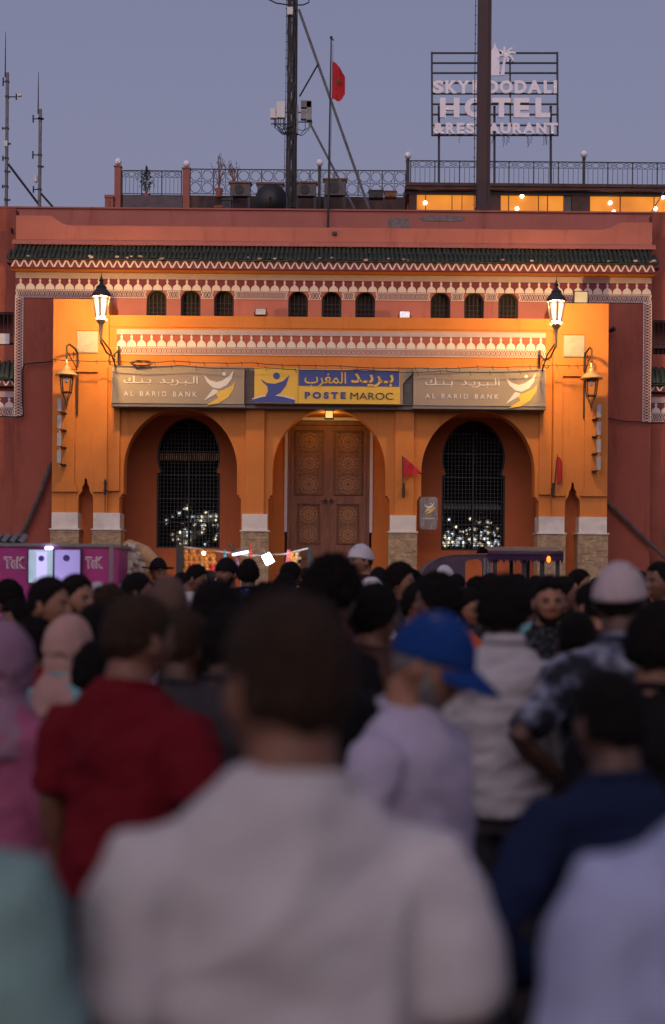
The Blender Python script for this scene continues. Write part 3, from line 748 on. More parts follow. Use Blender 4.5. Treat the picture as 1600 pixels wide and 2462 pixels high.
# ------------------------------------------------------------------ lanterns
M_LGLASS = emit('lantern_glow', (1.0, .70, .38), 1.05, (.7, .6, .5))
M_LMANT = emit('lantern_mantle', (1.0, .74, .42), 30, (1, 1, 1), sample=False)
def big_lantern(label, px, wallx, pyo=0):
    d = 35.85; base = W(px, 800 + pyo, d); t = thing('wall_lantern', label, 'lantern', base, group='lit hexagonal lanterns beside the signs')
    k = d / FPX
    def z(py): return (800 + pyo - (py + pyo)) * k
    A = R(30)
    m = MB(); m.lathe([(23.5 * k, z(714)), (24.5 * k, z(711)), (21 * k, z(703)), (15 * k, z(697)), (12 * k, z(692)), (13 * k, z(690)), (6 * k, z(684)), (4 * k, z(678)), (6.5 * k, z(674)), (3 * k, z(669)), (.8 * k, z(660)), (.4 * k, z(652))], n=12); autosmooth(m.build('cap', M_DARKST, t), 50)
    m = MB()
    top, bot = 22 * k, 13.5 * k
    for i in range(6):
        a = A + math.pi / 3 * i
        m.tube([(top * math.cos(a), top * math.sin(a), z(714)), (bot * math.cos(a), bot * math.sin(a), z(760))], .022, 6)
        b_ = A + math.pi / 3 * (i + 1)
        m.tube([(bot * math.cos(a), bot * math.sin(a), z(760)), (bot * math.cos(b_), bot * math.sin(b_), z(760))], .02, 6)
        m.tube([(top * .93 * math.cos(a), top * .93 * math.sin(a), z(719)), (top * .93 * math.cos(b_), top * .93 * math.sin(b_), z(719))], .012, 5)
        m.tube([(bot * math.cos(a), bot * math.sin(a), z(760)), (bot * 1.15 * math.cos(a), bot * 1.15 * math.sin(a), z(767)), (bot * .5 * math.cos(a), bot * .5 * math.sin(a), z(775))], .014, 5)
    m.build('cage', M_BRASS, t)
    for i in range(6):
        a = A + math.pi / 3 * i; b_ = a + math.pi / 3
        for t0, t1 in ((.04, .34), (.66, .96)):
            def pt(tt, rr, zz): return ((1 - tt) * rr * math.cos(a) + tt * rr * math.cos(b_), (1 - tt) * rr * math.sin(a) + tt * rr * math.sin(b_), zz)
            g_ = MB(); e_ = .97
            v = [pt(t0, top * e_, z(716)), pt(t1, top * e_, z(716)), pt(t1, bot * e_, z(758)), pt(t0, bot * e_, z(758))]
            v2 = [(p[0] * .96, p[1] * .96, p[2]) for p in v]
            g_.raw(v + v2, [(0, 1, 2, 3), (7, 6, 5, 4), (0, 4, 5, 1), (1, 5, 6, 2), (2, 6, 7, 3), (3, 7, 4, 0)]); gg = g_.build('glass_strip', M_LGLASS, t)
    m = MB(); m.ball((0, 0, z(722)), .075, 10, 8, (1, 1, 1.5)); bulb = m.build('bulb', M_LMANT, t, True)
    m = MB(); m.lathe([(10 * k, z(766)), (12 * k, z(770)), (9 * k, z(776)), (5 * k, z(780)), (6 * k, z(786)), (4 * k, z(792)), (4.5 * k, z(800)), (3 * k, z(808)), (3.4 * k, z(818)), (1.5 * k, z(828))], n=10); m.build('stem', M_BRASS, t, True)
    wx = wallx - px
    m = MB(); X = wx * k; dy = DC - .13 - d
    m.box(X - .03, X + .03, dy - .05, dy + .0, z(905), z(800))
    m.tube([(0, 0, z(820)), (X * .3, dy * .3, z(838)), (X * .7, dy * .6, z(838)), (X, dy - .04, z(812))], .025, 7)
    m.tube([(0, 0, z(812)), (X * .5, dy * .5, z(826)), (X * .9, dy * .8, z(858)), (X, dy - .04, z(880))], .022, 7)
    for c0, rr in (((X * .55, dy * .5, z(848)), .13), ((X * .8, dy * .75, z(838)), .07)):
        m.tube([(c0[0] + rr * .4 * math.cos(a), c0[1] - rr * math.cos(a), c0[2] + rr * math.sin(a)) for a in [R(20 + i * 28) for i in range(12)]], .014, 6)
    m.build('bracket', M_IRONW, t)
    L = bpy.data.lights.new('lantern_light', 'POINT'); L.energy = LANT_E; L.color = (1.0, .60, .20); L.shadow_soft_size = .12
    lo = bpy.data.objects.new('lantern_light', L); COL.objects.link(lo); lo.parent = t; lo.location = (0, -.0, z(742))
    return t
LANT_E = 1850
M_LMANT.cycles.emission_sampling = 'NONE'
big_lantern('lit hexagonal lantern on a scrolled iron bracket at the left tower', 243, 257)
big_lantern('lit hexagonal lantern on a scrolled iron bracket at the right tower', 1337.5, 1326, 11)
def small_lantern(label, px, bx_, oy=0):
    d = 37.1; base = W(px, 904 + oy, d); k = d / FPX
    t = thing('hanging_lantern', label, 'lantern', base, group='unlit hanging lanterns under the tower tiles')
    def z(py): return (904 - py) * k
    m = MB(); m.lathe([(27 * k, z(904)), (28 * k, z(902)), (22 * k, z(896)), (14 * k, z(890)), (9 * k, z(886)), (8 * k, z(881)), (4 * k, z(877)), (5 * k, z(873)), (2.5 * k, z(868)), (1.5 * k, z(862))], n=14); autosmooth(m.build('cap', M_BRASS, t))
    m = MB(); a0 = R(45)
    for i in range(4):
        a = a0 + math.pi / 2 * i; b_ = a + math.pi / 2
        for (za_, ra), (zb_, rb) in (((905, 15.5), (943, 11.5)),):
            m.tube([(ra * k * 1.2 * math.cos(a), ra * k * 1.2 * math.sin(a), z(za_)), (rb * k * 1.2 * math.cos(a), rb * k * 1.2 * math.sin(a), z(zb_))], .02, 6)
            for zq, rq in ((za_ + 1, ra), (zb_, rb)):
                m.tube([(rq * k * 1.2 * math.cos(a), rq * k * 1.2 * math.sin(a), z(zq)), (rq * k * 1.2 * math.cos(b_), rq * k * 1.2 * math.sin(b_), z(zq))], .02, 6)
        m.tube([(11.5 * k * 1.2 * math.cos(a), 11.5 * k * 1.2 * math.sin(a), z(943)), (2 * k * math.cos(a), 2 * k * math.sin(a), z(966))], .013, 5)
    m.lathe([(2 * k, z(962)), (3 * k, z(968)), (1 * k, z(976)), (.4 * k, z(984))][::-1], n=8)
    m.build('cage', M_IRONW, t)
    m = MB(); m.ball((0, 0, z(914)), .06, 10, 6, (1, 1, 1.5)); m.build('bulb', M_GLOBE, t, True)
    X = (bx_ - px) * k; dy = DC - .13 - d
    m = MB(); m.tube([(0, 0, z(864)), (0, 0, z(832)), (X * .2, dy * .3, z(824)), (X * .8, dy * .7, z(830)), (X, dy - .03, z(840))], .028, 8)
    m.box(X - .025, X + .025, dy - .05, dy, z(990), z(828))
    m.tube([(X * .1, dy * .1, z(846)), (X * .5, dy * .5, z(860)), (X, dy - .03, z(880))], .016, 6)
    m.tube([(X * .6 + .01, dy * .6 + .09 * math.cos(a), z(846) + .09 * math.sin(a)) for a in [R(i * 30) for i in range(11)]], .012, 6)
    m.build('bracket', M_IRONW, t)
small_lantern('unlit hanging lantern with a flat brass cap on the left tower', 160, 174)
small_lantern('unlit hanging lantern with a flat brass cap on the right tower', 1423, 1418, 8)
# lamp over the door
p = W(792, 994, DC + .25); t = thing('porch_lamp', 'small square lamp hanging under the middle sign above the wooden door', 'lamp', p)
m = MB(); m.box(-.13, .13, -.13, .13, .06, .18); m.box(-.02, .02, -.02, .02, .181, .30); m.build('housing', M_DARKST, t)
m = MB(); m.box(-.105, .105, -.105, .105, -.12, .059); m.build('glass_box', emit('porch_glow', (1, .55, .15), 1.2, (.4, .3, .2)), t)
m = MB(); 
for a, b in ((-1, -1), (1, -1), (1, 1), (-1, 1)): m.box(a * .115 - .012, a * .115 + .012, b * .115 - .012, b * .115 + .012, -.14, .0595)
m.box(-.13, .13, -.13, .13, -.16, -.141); m.build('cage', M_DARKST, t)
L = bpy.data.lights.new('porch_light', 'POINT'); L.energy = 26; L.color = (1, .55, .14); L.shadow_soft_size = .1
lo = bpy.data.objects.new('porch_light', L); COL.objects.link(lo); lo.parent = t; lo.location = (0, .75, -.05)

# ------------------------------------------------------------------ floodlights on the roof of the portico
def flood(label, px, py, w_, h_, d, mface, tilt=12):
    p = W(px, py, d); t = thing('floodlight', label, 'floodlight', p, group=None); t.rotation_euler.x = R(tilt)
    k = d / FPX; a, b = w_ * k / 2, h_ * k / 2
    m = MB(); m.box(-a, a, 0, .12, -b, b)
    for i in range(6): m.box(-a * .9 + 1.8 * a * i / 6, -a * .9 + 1.8 * a * i / 6 + .01, .121, .18, -b * .9, b * .9)
    m.build('housing', M_DARKST, t)
    m = MB(); m.box(-a * .86, a * .86, -.012, -.001, -b * .84, b * .84); m.build('lens', mface, t)
    m = MB(); m.tube([(-a - .02, .06, 0), (-a - .02, .06, -b - .12), (a + .02, .06, -b - .12), (a + .02, .06, 0)], .014, 6); m.build('bracket', M_DARKST, t)
flood('small dark floodlight on the portico roof between the left and middle window groups', 627, 749, 28, 17, 38.9, mat('floodlight_glass', (.45, .43, .45), .15, var=.2), -8)
flood('small bright floodlight on the portico roof beside the right window group', 974, 756, 28, 18, 38.9, mat('floodlight_reflector', (.75, .72, .72), .1, metal=.7, var=.4, scale=18), -8)
flood('large square floodlight above the right tower beside the lantern', 1398, 714, 35, 30, 37.95, mat('floodlight_diffuser', (.34, .33, .29), .3, var=.08), 4)
# vertical strings of four grey fixtures
for (px, py0, py1, wx, lab) in ((143, 951, 1117, 1, 'column of four grey bar lights at the left corner of the portico'), (1439, 966, 1133, -1, 'column of four grey bar lights at the right corner of the portico')):
    d = 37.55; p = W(px, py1, d); t = thing('bar_light_column', lab, 'wall light', p, group='grey bar lights on both corners')
    k = d / FPX; n = 4; st = (py1 - py0) * k / n
    fm = MB(); fm.box(-.055, .055, -.09, .09, .04, st - .08); fm.v = fm.v; me = fm.mesh('fixture'); me.materials.append(mat('fixture_grey', (.30, .29, .31), .4, metal=.3, var=.15))
    fb = MB(); fb.box(-.015, .15 * wx if wx > 0 else .015, -.01, .01, 0, .02) if False else fb.box(min(0, wx * .14), max(0, wx * .14), .05, .43, .0, .03); mb_ = fb.mesh('arm'); mb_.materials.append(M_DARKST)
    for i in range(n):
        o = place('fixture', me, t, (0, 0, i * st)); place('arm', mb_, o)
# brushed plaque by the right arch
d = DR - .06; a, b = W(1009, 1273, DC + .4), W(1053, 1195, DC + .4)
t = thing('bank_plaque', 'tall brushed steel plaque with a gold bird logo between the door and right window', 'plaque', ((a.x + b.x) / 2, a.y, a.z))
hw, hh = (b.x - a.x) / 2, b.z - a.z
def rr(w_, z0, z1, r, n=6):
    P = []
    for cx_, cz_, s0 in ((w_ - r, z1 - r, 0), (-w_ + r, z1 - r, 90), (-w_ + r, z0 + r, 180), (w_ - r, z0 + r, 270)):
        P += [(cx_ + r * math.cos(R(s0 + 90 * i / n)), cz_ + r * math.sin(R(s0 + 90 * i / n))) for i in range(n + 1)]
    return P
m = MB(); m.plate(rr(hw, 0, hh, .1), -.03, .02); m.build('plate', mat('brushed_steel', (.20, .17, .16), .3, metal=.85, var=.5, scale=3, stretch=(6, 1, 1)), t)
m = MB(); m.tube([(-hw * .2, .02, hh * .3), (-hw * .2, .30, hh * .3)], .02, 6); m.tube([(hw * .6, .02, hh * .7), (hw * .6, .30, hh * .7)], .02, 6); m.build('stand_off', M_STEEL, t)
bird(t, .02, hh * .68, .30, -.03, M_WPRINT, M_GOLD, M_WPRINT)
me = text_mesh("AL BARID BANK", -hw * .7, hw * .7, hh * .32, hh * .36, -.031, .004, .02); me.materials.append(M_WPRINT); place('lettering', me, t)

# ------------------------------------------------------------------ flags
def flag_mesh(w_, h_, seed, droop=.3, tri=False):
    nx, nz = 16, 12; v = []; f = []
    for i in range(nx + 1):
        for j in range(nz + 1):
            u, q = i / nx, j / nz
            x = w_ * u; z = -h_ * ((.5 + (q - .5) * (1 - .55 * u ** 3)) if not tri else q * (1 - u)) - droop * u ** 1.4 * w_ + .02 * math.sin(7 * u + seed)
            y = .06 * math.sin(u * 9 + q * 2 + seed) * u + .03 * math.sin(u * 17 + seed) * u
            v.append((x, y, z))
    for i in range(nx):
        for j in range(nz): a = i * (nz + 1) + j; f.append((a, a + 1, a + nz + 2, a + nz + 1))
    me = bpy.data.meshes.new('cloth'); me.from_pydata(v, [], f); me.materials.append(M_RED); me.polygons.foreach_set('use_smooth', [True] * len(me.polygons)); return me
# tall roof flagpole
d = 40.8; b0, b1 = W(789, 546, d), W(797, 92, d)
t = thing('flagpole', 'tall thin flagpole flying a red flag with a green star above the parapet', 'flagpole', b0)
D = b1 - b0
m = MB(); m.tube([(0, 0, 0), D * .5, D], .035, 8, r2=.02); m.ball(D + Vector((0, 0, .03)), .05, 8, 6); m.tube([D + Vector((0, 0, -.02)), D + Vector((.09, 0, -.05))], .018, 6); m.build('pole', M_DARKST, t)
m = MB(); m.tube([D * .97 + Vector((.06, 0, 0)), D * .5 + Vector((.05, 0, 0)), D * .1 + Vector((.04, 0, 0))], .006, 4); m.build('halyard', M_CABLE, t)
me = flag_mesh(.40, 1.15, 1.0, .5); fz = W(797, 148, d) - b0; fo = place('flag', me, t, fz + Vector((.03, 0, 0)))
m = MB()
st_ = [(.085 * (1 if i % 2 == 0 else .4) * math.sin(math.pi * i / 5) + .21, -.62 + .085 * (1 if i % 2 == 0 else .4) * math.cos(math.pi * i / 5)) for i in range(10)][::-1]
m.plate(st_, -.085, -.078); m.build('star', M_STAR, fo)
for (px0, py0, px1, py1, lab, W_, H_, seed, tri, dr) in ((971, 1197, 968, 1095, 'small red flag on a short black pole on the pillar right of the door', .58, .62, 2.0, True, .9), (1331, 1197, 1341, 1093, 'small furled red flag on a short black pole below the right lantern', .16, .75, 4.0, False, .6)):
    d = 37.7; b0, b1 = W(px0, py0, d), W(px1, py1, d); D = b1 - b0
    t = thing('wall_flag', lab, 'flag', b0)
    m = MB(); m.tube([(0, 0, 0), D * .5, D], .018, 6, r2=.012); m.tube([(0, 0, 0), (0, 0, .42)], .034, 8); m.box(-.03, .03, .03, .2, .1, .3); m.build('pole', M_IRON, t)
    place('flag', flag_mesh(W_, H_, seed, dr, tri), t, D * .97)
d = 37.78; b0, b1 = W(253, 1190, d), W(253, 1153, d); m = MB(); m.tube([(0, 0, 0), b1 - b0], .03, 8); m.tube([(0, .0, -.5), (0, 0, 0)], .008, 4); m.box(-.05, .05, .0, .05, .1, .16); m.box(-.05, .05, 0, .05, .3, .36)
tag(m.build('flag_bracket', M_IRON, loc=b0), 'short empty black flag holder on the left tower above its marble block', 'flag holder')

# ------------------------------------------------------------------ cables
def cable(name, label, pts, d, r, cat='cable', m=M_CABLE, sag=0, clips=0, seg=10):
    P = []
    for (a, b) in zip(pts[:-1], pts[1:]):
        A, B = W(*a[:2], a[2] if len(a) > 2 else d), W(*b[:2], b[2] if len(b) > 2 else d)
        for i in range(seg):
            q = i / seg; p = A.lerp(B, q); p.z -= sag * 4 * q * (1 - q) + random.uniform(-.008, .008); P.append(p)
    P.append(W(*pts[-1][:2], pts[-1][2] if len(pts[-1]) > 2 else d))
    o0 = P[0].copy(); mb = MB(); mb.tube([p - o0 for p in P], r, 6)
    for i in range(clips):
        p = P[int((i + .5) / clips * (len(P) - 1))] - o0; mb.tube([p + Vector((-.03, 0, .04)), p + Vector((.02, 0, -.09))], r * .8, 5)
    o = mb.build(name, m, loc=o0); tag(o, label, cat); return o
cable('cable', 'thin dark cable with clips strung across the portico just above the signs', [(120, 863), (262, 868), (420, 868), (600, 872), (800, 879), (1000, 885), (1150, 882), (1330, 877), (1430, 876)], 37.3, .011, sag=.03, clips=34)
cable('cable', 'lower dark cable drooping along the top edge of the signs', [(262, 876), (430, 878), (640, 884), (880, 888), (1060, 892), (1300, 889)], 37.25, .010, sag=.06, clips=18)
cable('cable', 'black cable running from the left lattice post to the left tower', [(56, 1000), (54, 960), (53, 890), (60, 875), (130, 868)], 39.35, .022, sag=.0)
cable('cable', 'black cable looping under the frieze at the left edge', [(0, 1000), (20, 1001), (45, 1003), (56, 998)], 39.35, .018)
cable('cable', 'thin black cable sagging right from the right tower to the frieze', [(1462, 1004), (1540, 1014), (1600, 1016)], 39.4, .018, sag=.04)
M_ROPE = mat('grey_conduit', (.10, .075, .07), .9, var=.4, scale=10, bump=.6)
cable('conduit', 'thick grey cable bundle running diagonally down the left red wall', [(124, 1112), (96, 1190), (72, 1245), (45, 1302)], 39.35, .07, m=M_ROPE)
cable('conduit', 'thick grey cable bundle running diagonally down the right red wall', [(1463, 1210), (1500, 1245), (1545, 1290), (1605, 1345)], 39.35, .06, m=M_ROPE)
# tangle of wires in front of the left sign
p = W(340, 876, 37.38); m = MB()
for i in range(5):
    a = random.uniform(.22, .32); m.tube([(a * math.cos(q), random.uniform(-.02, .02), .07 * math.sin(q) + random.uniform(-.01, .01) + i * .012) for q in [2 * math.pi * j / 16 for j in range(16)]], .009, 5, closed=True)
tag(m.build('wire_coil', M_CABLE, loc=p), 'small coil of black wire dangling over the top of the left sign', 'wire coil')
# small things on the walls
p = W(805, 561, 39.45); m = MB(); m.box(-.07, .07, -.04, .04, -.05, .05); m.box(-.05, .05, -.06, -.041, -.03, .03); tag(m.build('junction_box', M_DARKST, loc=p), 'tiny dark junction box on the parapet below the flagpole', 'junction box')
p = W(30, 555, 39.9); m = MB(); m.tube([(0, 0, -.05), (0, -.06, 0)], .03, 6); m.ball((0, -.08, .03), .05, 8, 6); tag(m.build('wall_fitting', M_DARKST, loc=p), 'tiny dark wall fitting near the upper left corner', 'wall fitting')
p = W(1467, 796, 39.3); m = MB(); m.tube([(0, 0, 0), (.12, -.1, .06)], .05, 8, r2=.08); m.box(-.08, 0, -.02, .25, -.03, .03); tag(m.build('security_camera', M_DARKST, loc=p), 'small black camera at the top right corner of the right tower', 'camera')

# ------------------------------------------------------------------ terrace behind the parapet
DT = 52.0
terr = thing('terrace_building', 'low rooftop terrace block behind the parapet with globe lamps and orange lit windows', 'building', (0, DT, 0))
def tb(mb, name, m, parent=None, smooth=False, kind=None):
    mb.v = [(a, b - DT, c) for a, b, c in mb.v]; return mb.build(name, m, parent or terr, smooth, kind=kind)
def TX(px, py=480): return W(px, py, DT).x
def TZ(px, py): return W(px, py, DT).z
zl = TZ(600, 470); zr = TZ(1300, 447)
m = MB(); m.box(TX(282), TX(975), DT + .02, DT + 9, 0, zl); tb(m, 'terrace_wall', mat('dark_terrace_wall', (.06, .035, .035), .9, var=.4, scale=2, dirt=((.12, .07, .05), 1.5, .5)))
# right block: columns between windows
zw0, zw1 = TZ(1200, 530), TZ(1300, 470)
m = MB(); m.box(TX(985), TX(1760), DT + 1.6, DT + 9, 0, zr - .25); tb(m, 'lounge_core', M_HOTEL)
m = MB(); m.box(TX(975), TX(1760), DT - .25, DT + 8, zr - .22, zr); m.box(TX(975), TX(1760), DT - .3, DT - .2505, zr - .10, zr + .02); tb(m, 'roof_slab', M_ROOFG)
m = MB(); m.box(TX(975), TX(1760), DT - .02, DT + .22, zr - .35, zr - .221); tb(m, 'lintel', M_DARKST)
cols = [(985, 1003), (1145, 1205), (1376, 1420)]
boxes('lounge_pier', M_ROOFG, terr, [(TX(a), TX(b), DT, DT + .25, 6, zr - .351) for a, b in cols], oy=-DT)
M_LIT = emit('lit_lounge_pane', (1.0, .27, .016), 1.05, (.12, .04, .01), noisy=.6)
M_SPOT = emit('lounge_bulb', (1, .72, .42), 14, sample=False)
wins = [(1003, 1024), (1025.5, 1088), (1089.5, 1112), (1113, 1145), (1205, 1224), (1226, 1296), (1298, 1318), (1320, 1357), (1420, 1493), (1495.5, 1575), (1577, 1660)]
for i, (a, b) in enumerate(wins):
    m = MB(); m.box(TX(a), TX(b), DT + .12, DT + .15, 8, zr - .352); o = tb(m, 'lit_window', M_LIT)
    m = MB(); m.box(TX(b) - .01, TX(b) + .015, DT + .08, DT + .17, 8, zr - .353); tb(m, 'mullion', M_DARKST, o)
for (px, py) in ((1023, 487), (1244, 501), (1256, 471), (1468, 487), (1477, 509), (1577, 501), (1596, 473)):
    q = W(px, py, DT + .05); m = MB(); m.ball(q, .075, 8, 6); tb(m, 'wall_spot', M_SPOT, smooth=True)
m = MB()
for i in range(7): m.box(TX(1357 + i * 2.6), TX(1358.8 + i * 2.6), DT + .05 + (i % 2) * .03, DT + .07 + (i % 2) * .03, 8, zr - .36)
tb(m, 'curtain', M_GREYBOX)
# railing panels
def globe(px, py, post_top, post_bot, d, wpx, mpost, label):
    k = d / FPX; base = W(px, post_bot, d); t = thing('globe_lamp', label, 'lamp post', base, group='white globe lamps along the terrace')
    hgt = (post_bot - post_top) * k
    m = MB(); m.box(-wpx * k / 2, wpx * k / 2, 0, wpx * k, 0, hgt); m.box(-wpx * k * .62, wpx * k * .62, -wpx * k * .12, wpx * k * 1.12, hgt + .001, hgt + .05); m.build('pillar', mpost, t)
    m = MB(); m.lathe([(.05, hgt + .051), (.07, hgt + .07), (.045, hgt + .10)], (0, wpx * k / 2, 0), 10); m.build('collar', M_DARKST, t)
    m = MB(); m.ball((0, wpx * k / 2, hgt + .10 + 8 * k), 8.6 * k, 16, 12); m.build('globe', M_GLOBE, t, True)
M_PILL = mat('pink_pillar', (.36, .12, .085), .9, var=.15)
globe(282, 391, 400, 505, DT - .1, 15, M_PILL, 'white globe lamp on the leftmost terracotta pillar of the terrace')
globe(447, 396, 405, 510, DT - .1, 17, M_PILL, 'white globe lamp on the terracotta pillar right of the rooftop shrub')
globe(768, 396, 404, 500, DT - .1, 7, M_DARKST, 'white globe lamp on a dark post just left of the flagpole')
globe(981, 377, 386, 447, DT - .1, 8, M_DARKST, 'white globe lamp at the left end of the upper railing near the hotel sign')
globe(1405, 374, 383, 446, DT - .1, 6, M_DARKST, 'white globe lamp on the upper railing right of the hotel sign')
def railing(label, px0, px1, pyt, pyb, style, nmod, nbar):
    d = DT; a, b = W(px0, pyt + (px0 - 800) * 0.0, d), W(px1, pyt, d)
    z1 = W((px0 + px1) / 2, pyt, d).z; z0 = W((px0 + px1) / 2, pyb, d).z; x0, x1 = a.x, b.x
    t = thing('iron_railing', label, 'railing', (x0, d, z0)); L = x1 - x0; Hh = z1 - z0
    m = MB(); m.box(0, L, -.02, .02, Hh - .035, Hh); m.box(0, L, -.015, .015, 0.03, .055); m.build('rail', M_DARKST, t)
    pm = L / nmod
    pp = MB(); pp.box(-.02, .02, -.02, .02, 0, Hh - .036); me = pp.mesh('post'); me.materials.append(M_DARKST)
    for i in range(nmod + 1): place('post', me, t, (min(max(i * pm, .02), L - .02), 0, 0))
    bm2 = MB(); bm2.box(-.008, .008, -.008, .008, .055, Hh * (.72 if style == 'bars' else .97)); bme = bm2.mesh('bar'); bme.materials.append(M_DARKST)
    orn = MB(); w_ = pm
    if style == 'scroll':
        for cx_, cz_ in ((.25, .74), (.75, .74), (.25, .27), (.75, .27)):
            r = min(w_ * .21, Hh * .21)
            orn.tube([(w_ * cx_ + r * math.cos(q), 0, Hh * cz_ + r * math.sin(q)) for q in [2 * math.pi * j / 14 for j in range(14)]], .010, 4, closed=True)
            for q in (45, 135, 225, 315):
                cxx, czz = w_ * cx_ + r * 1.25 * math.cos(R(q)), Hh * cz_ + r * 1.25 * math.sin(R(q))
                orn.tube([(cxx + r * .35 * math.cos(R(q) + 2.4 + k_ * .6), 0, czz + r * .35 * math.sin(R(q) + 2.4 + k_ * .6)) for k_ in range(7)], .008, 4)
        orn.tube([(w_ * .5, 0, .05), (w_ * .5, 0, Hh * .97)], .009, 4); orn.tube([(0, 0, Hh * .5), (w_, 0, Hh * .5)], .009, 4)
    else:
        orn.tube([(0, 0, Hh * .72), (w_, 0, Hh * .72)], .009, 4)
        for q in range(2):
            xa_, xb_ = w_ * q / 2, w_ * (q + 1) / 2
            orn.tube([(xa_, 0, Hh * .74), (xb_, 0, Hh * .96)], .008, 4); orn.tube([(xb_, 0, Hh * .74), (xa_, 0, Hh * .96)], .008, 4)
            orn.tube([((xa_ + xb_) / 2 + w_ * .12 * math.cos(z), 0, Hh * .85 + Hh * .1 * math.sin(z)) for z in [2 * math.pi * j / 10 for j in range(10)]], .008, 4, closed=True)
    ome = orn.mesh('scrollwork'); ome.materials.append(M_DARKST)
    for i in range(nmod):
        place('scrollwork', ome, t, (i * pm, 0, 0))
        for j in range(1, nbar): place('bar', bme, t, (i * pm + pm * j / nbar, 0, 0))
    return t
railing('iron railing with slim bars between the two terracotta terrace pillars', 293, 438, 409, 468, 'bars', 3, 5)
railing('scrollwork iron railing behind the air conditioners', 456, 978, 407, 470, 'scroll', 9, 1)
railing('long barred iron railing along the upper terrace right of the brown pole', 987, 1760, 388, 447, 'bars', 13, 5)
# parapet clutter
def acunit(px, py, wp, hp, label, d=50.6):
    p = W(px, py, d); k = d / FPX; t = thing('air_conditioner', label, 'air conditioner', p, group='air conditioners on the roof'); a, h = wp * k / 2, hp * k
    m = MB(); m.box(-a, a, 0, .35, 0, h); m.build('casing', mat('ac_casing', (.10, .085, .08), .6, var=.2), t)
    m = MB(); m.plate([(-a * .1 + h * .38 * math.cos(q), h * .5 + h * .38 * math.sin(q)) for q in [2 * math.pi * i / 20 for i in range(20)]], -.02, -.001); m.build('fan_guard', M_IRON, t)
    m = MB()
    for r_ in (.15, .26, .36): m.tube([(-a * .1 + h * r_ * math.cos(q), -.03, h * .5 + h * r_ * math.sin(q)) for q in [2 * math.pi * i / 20 for i in range(20)]], .006, 4, closed=True)
    m.build('fan_ring', M_STEEL, t)
    m = MB(); m.box(-a - .05, a + .05, -.05, .4, h + .001, h + .06); m.build('wooden_lid', M_WOOD, t)
    m = MB(); m.box(-a, -a + .1, .05, .3, -.9, -.001); m.box(a - .1, a, .05, .3, -.9, -.001); m.build('foot', M_DARKST, t)
acunit(578, 470, 48, 30, 'boxed air conditioner left of the black satellite dish')
acunit(650, 468, 62, 26, 'wide air conditioner half hidden behind the black satellite dish')
acunit(736, 470, 50, 30, 'boxed air conditioner between mast and flagpole')
acunit(806, 468, 52, 36, 'boxed air conditioner with a pale round fan right of the flagpole')
p = W(652, 508, 46); t = thing('satellite_dish', 'large black satellite dish on the roof left of the antenna mast', 'satellite dish', p); k = 46 / FPX
prof = [(0, .16), (.15, .145), (.3, .09), (.44, .02), (.555, -.06), (.56, -.05), (.44, .04), (.3, .12), (.15, .175), (0, .19)]
m = MB(); v = []; 
m.lathe([(r_, z_) for r_, z_ in prof], n=28); m.v = [(a, c_ - .0, b) for a, b, c_ in m.v]; m.v = [(a, -b, c_ + .42) for a, b, c_ in m.v]
autosmooth(m.build('dish', M_IRON, t))
m = MB(); m.tube([(0, .15, .4), (0, .2, -1.0)], .04, 8); m.tube([(0, -.0, -.1), (0, -.45, .3)], .015, 6); m.ball((0, -.47, .34), .05, 8, 6); m.build('mount', M_DARKST, t)
# water tank bits, boxes
for (px, py, wp, hp, mm, lab) in ((545, 508, 22, 36, M_DARKST, 'rounded dark tank beside the left air conditioner'), (525, 512, 20, 22, M_PILL, 'small terracotta chimney stub on the roof'), (262, 512, 20, 48, M_PILL, 'small box with a pipe at the left end of the terrace'), (905, 470, 34, 18, M_IRON, 'dark planter box below the scrollwork railing'), (940, 468, 28, 14, M_WOOD, 'small wooden crates on the ledge at the end of the scrollwork railing')):
    d = 49; p = W(px, py + 4, d); k = d / FPX; a = wp * k / 2; h = hp * k
    m = MB(); m.box(-a, a, 0, .4, 0, h * .86); m.box(-a * 1.1, a * 1.1, -.03, .43, h * .861, h); m.box(-a * .2, a * .1, -.04, -.031, h * .2, h * .7)
    tag(m.build('rooftop_box', mm, loc=p), lab, 'roof box')
# black tarpaulin/roof between pillars
m = MB(); m.raw([tuple(W(296, 468, 50)), tuple(W(438, 472, 50)), tuple(W(438, 500, 48)), tuple(W(330, 508, 48)), tuple(W(296, 500, 48))], [(0, 1, 2, 3, 4)]); m.raw([tuple(W(300, 470, 50.05)), tuple(W(440, 474, 50.05)), tuple(W(440, 503, 48.05)), tuple(W(300, 503, 48.05))], [(3, 2, 1, 0)])
o0 = W(296, 508, 48); m.v = [(a - o0.x, b - o0.y, c - o0.z) for a, b, c in m.v]
tag(m.build('roof_sheet', mat('grey_netting', (.11, .075, .07), .95, var=.4, scale=4), loc=o0), 'sagging grey sheet below the railing at the left end of the terrace', 'tarpaulin')
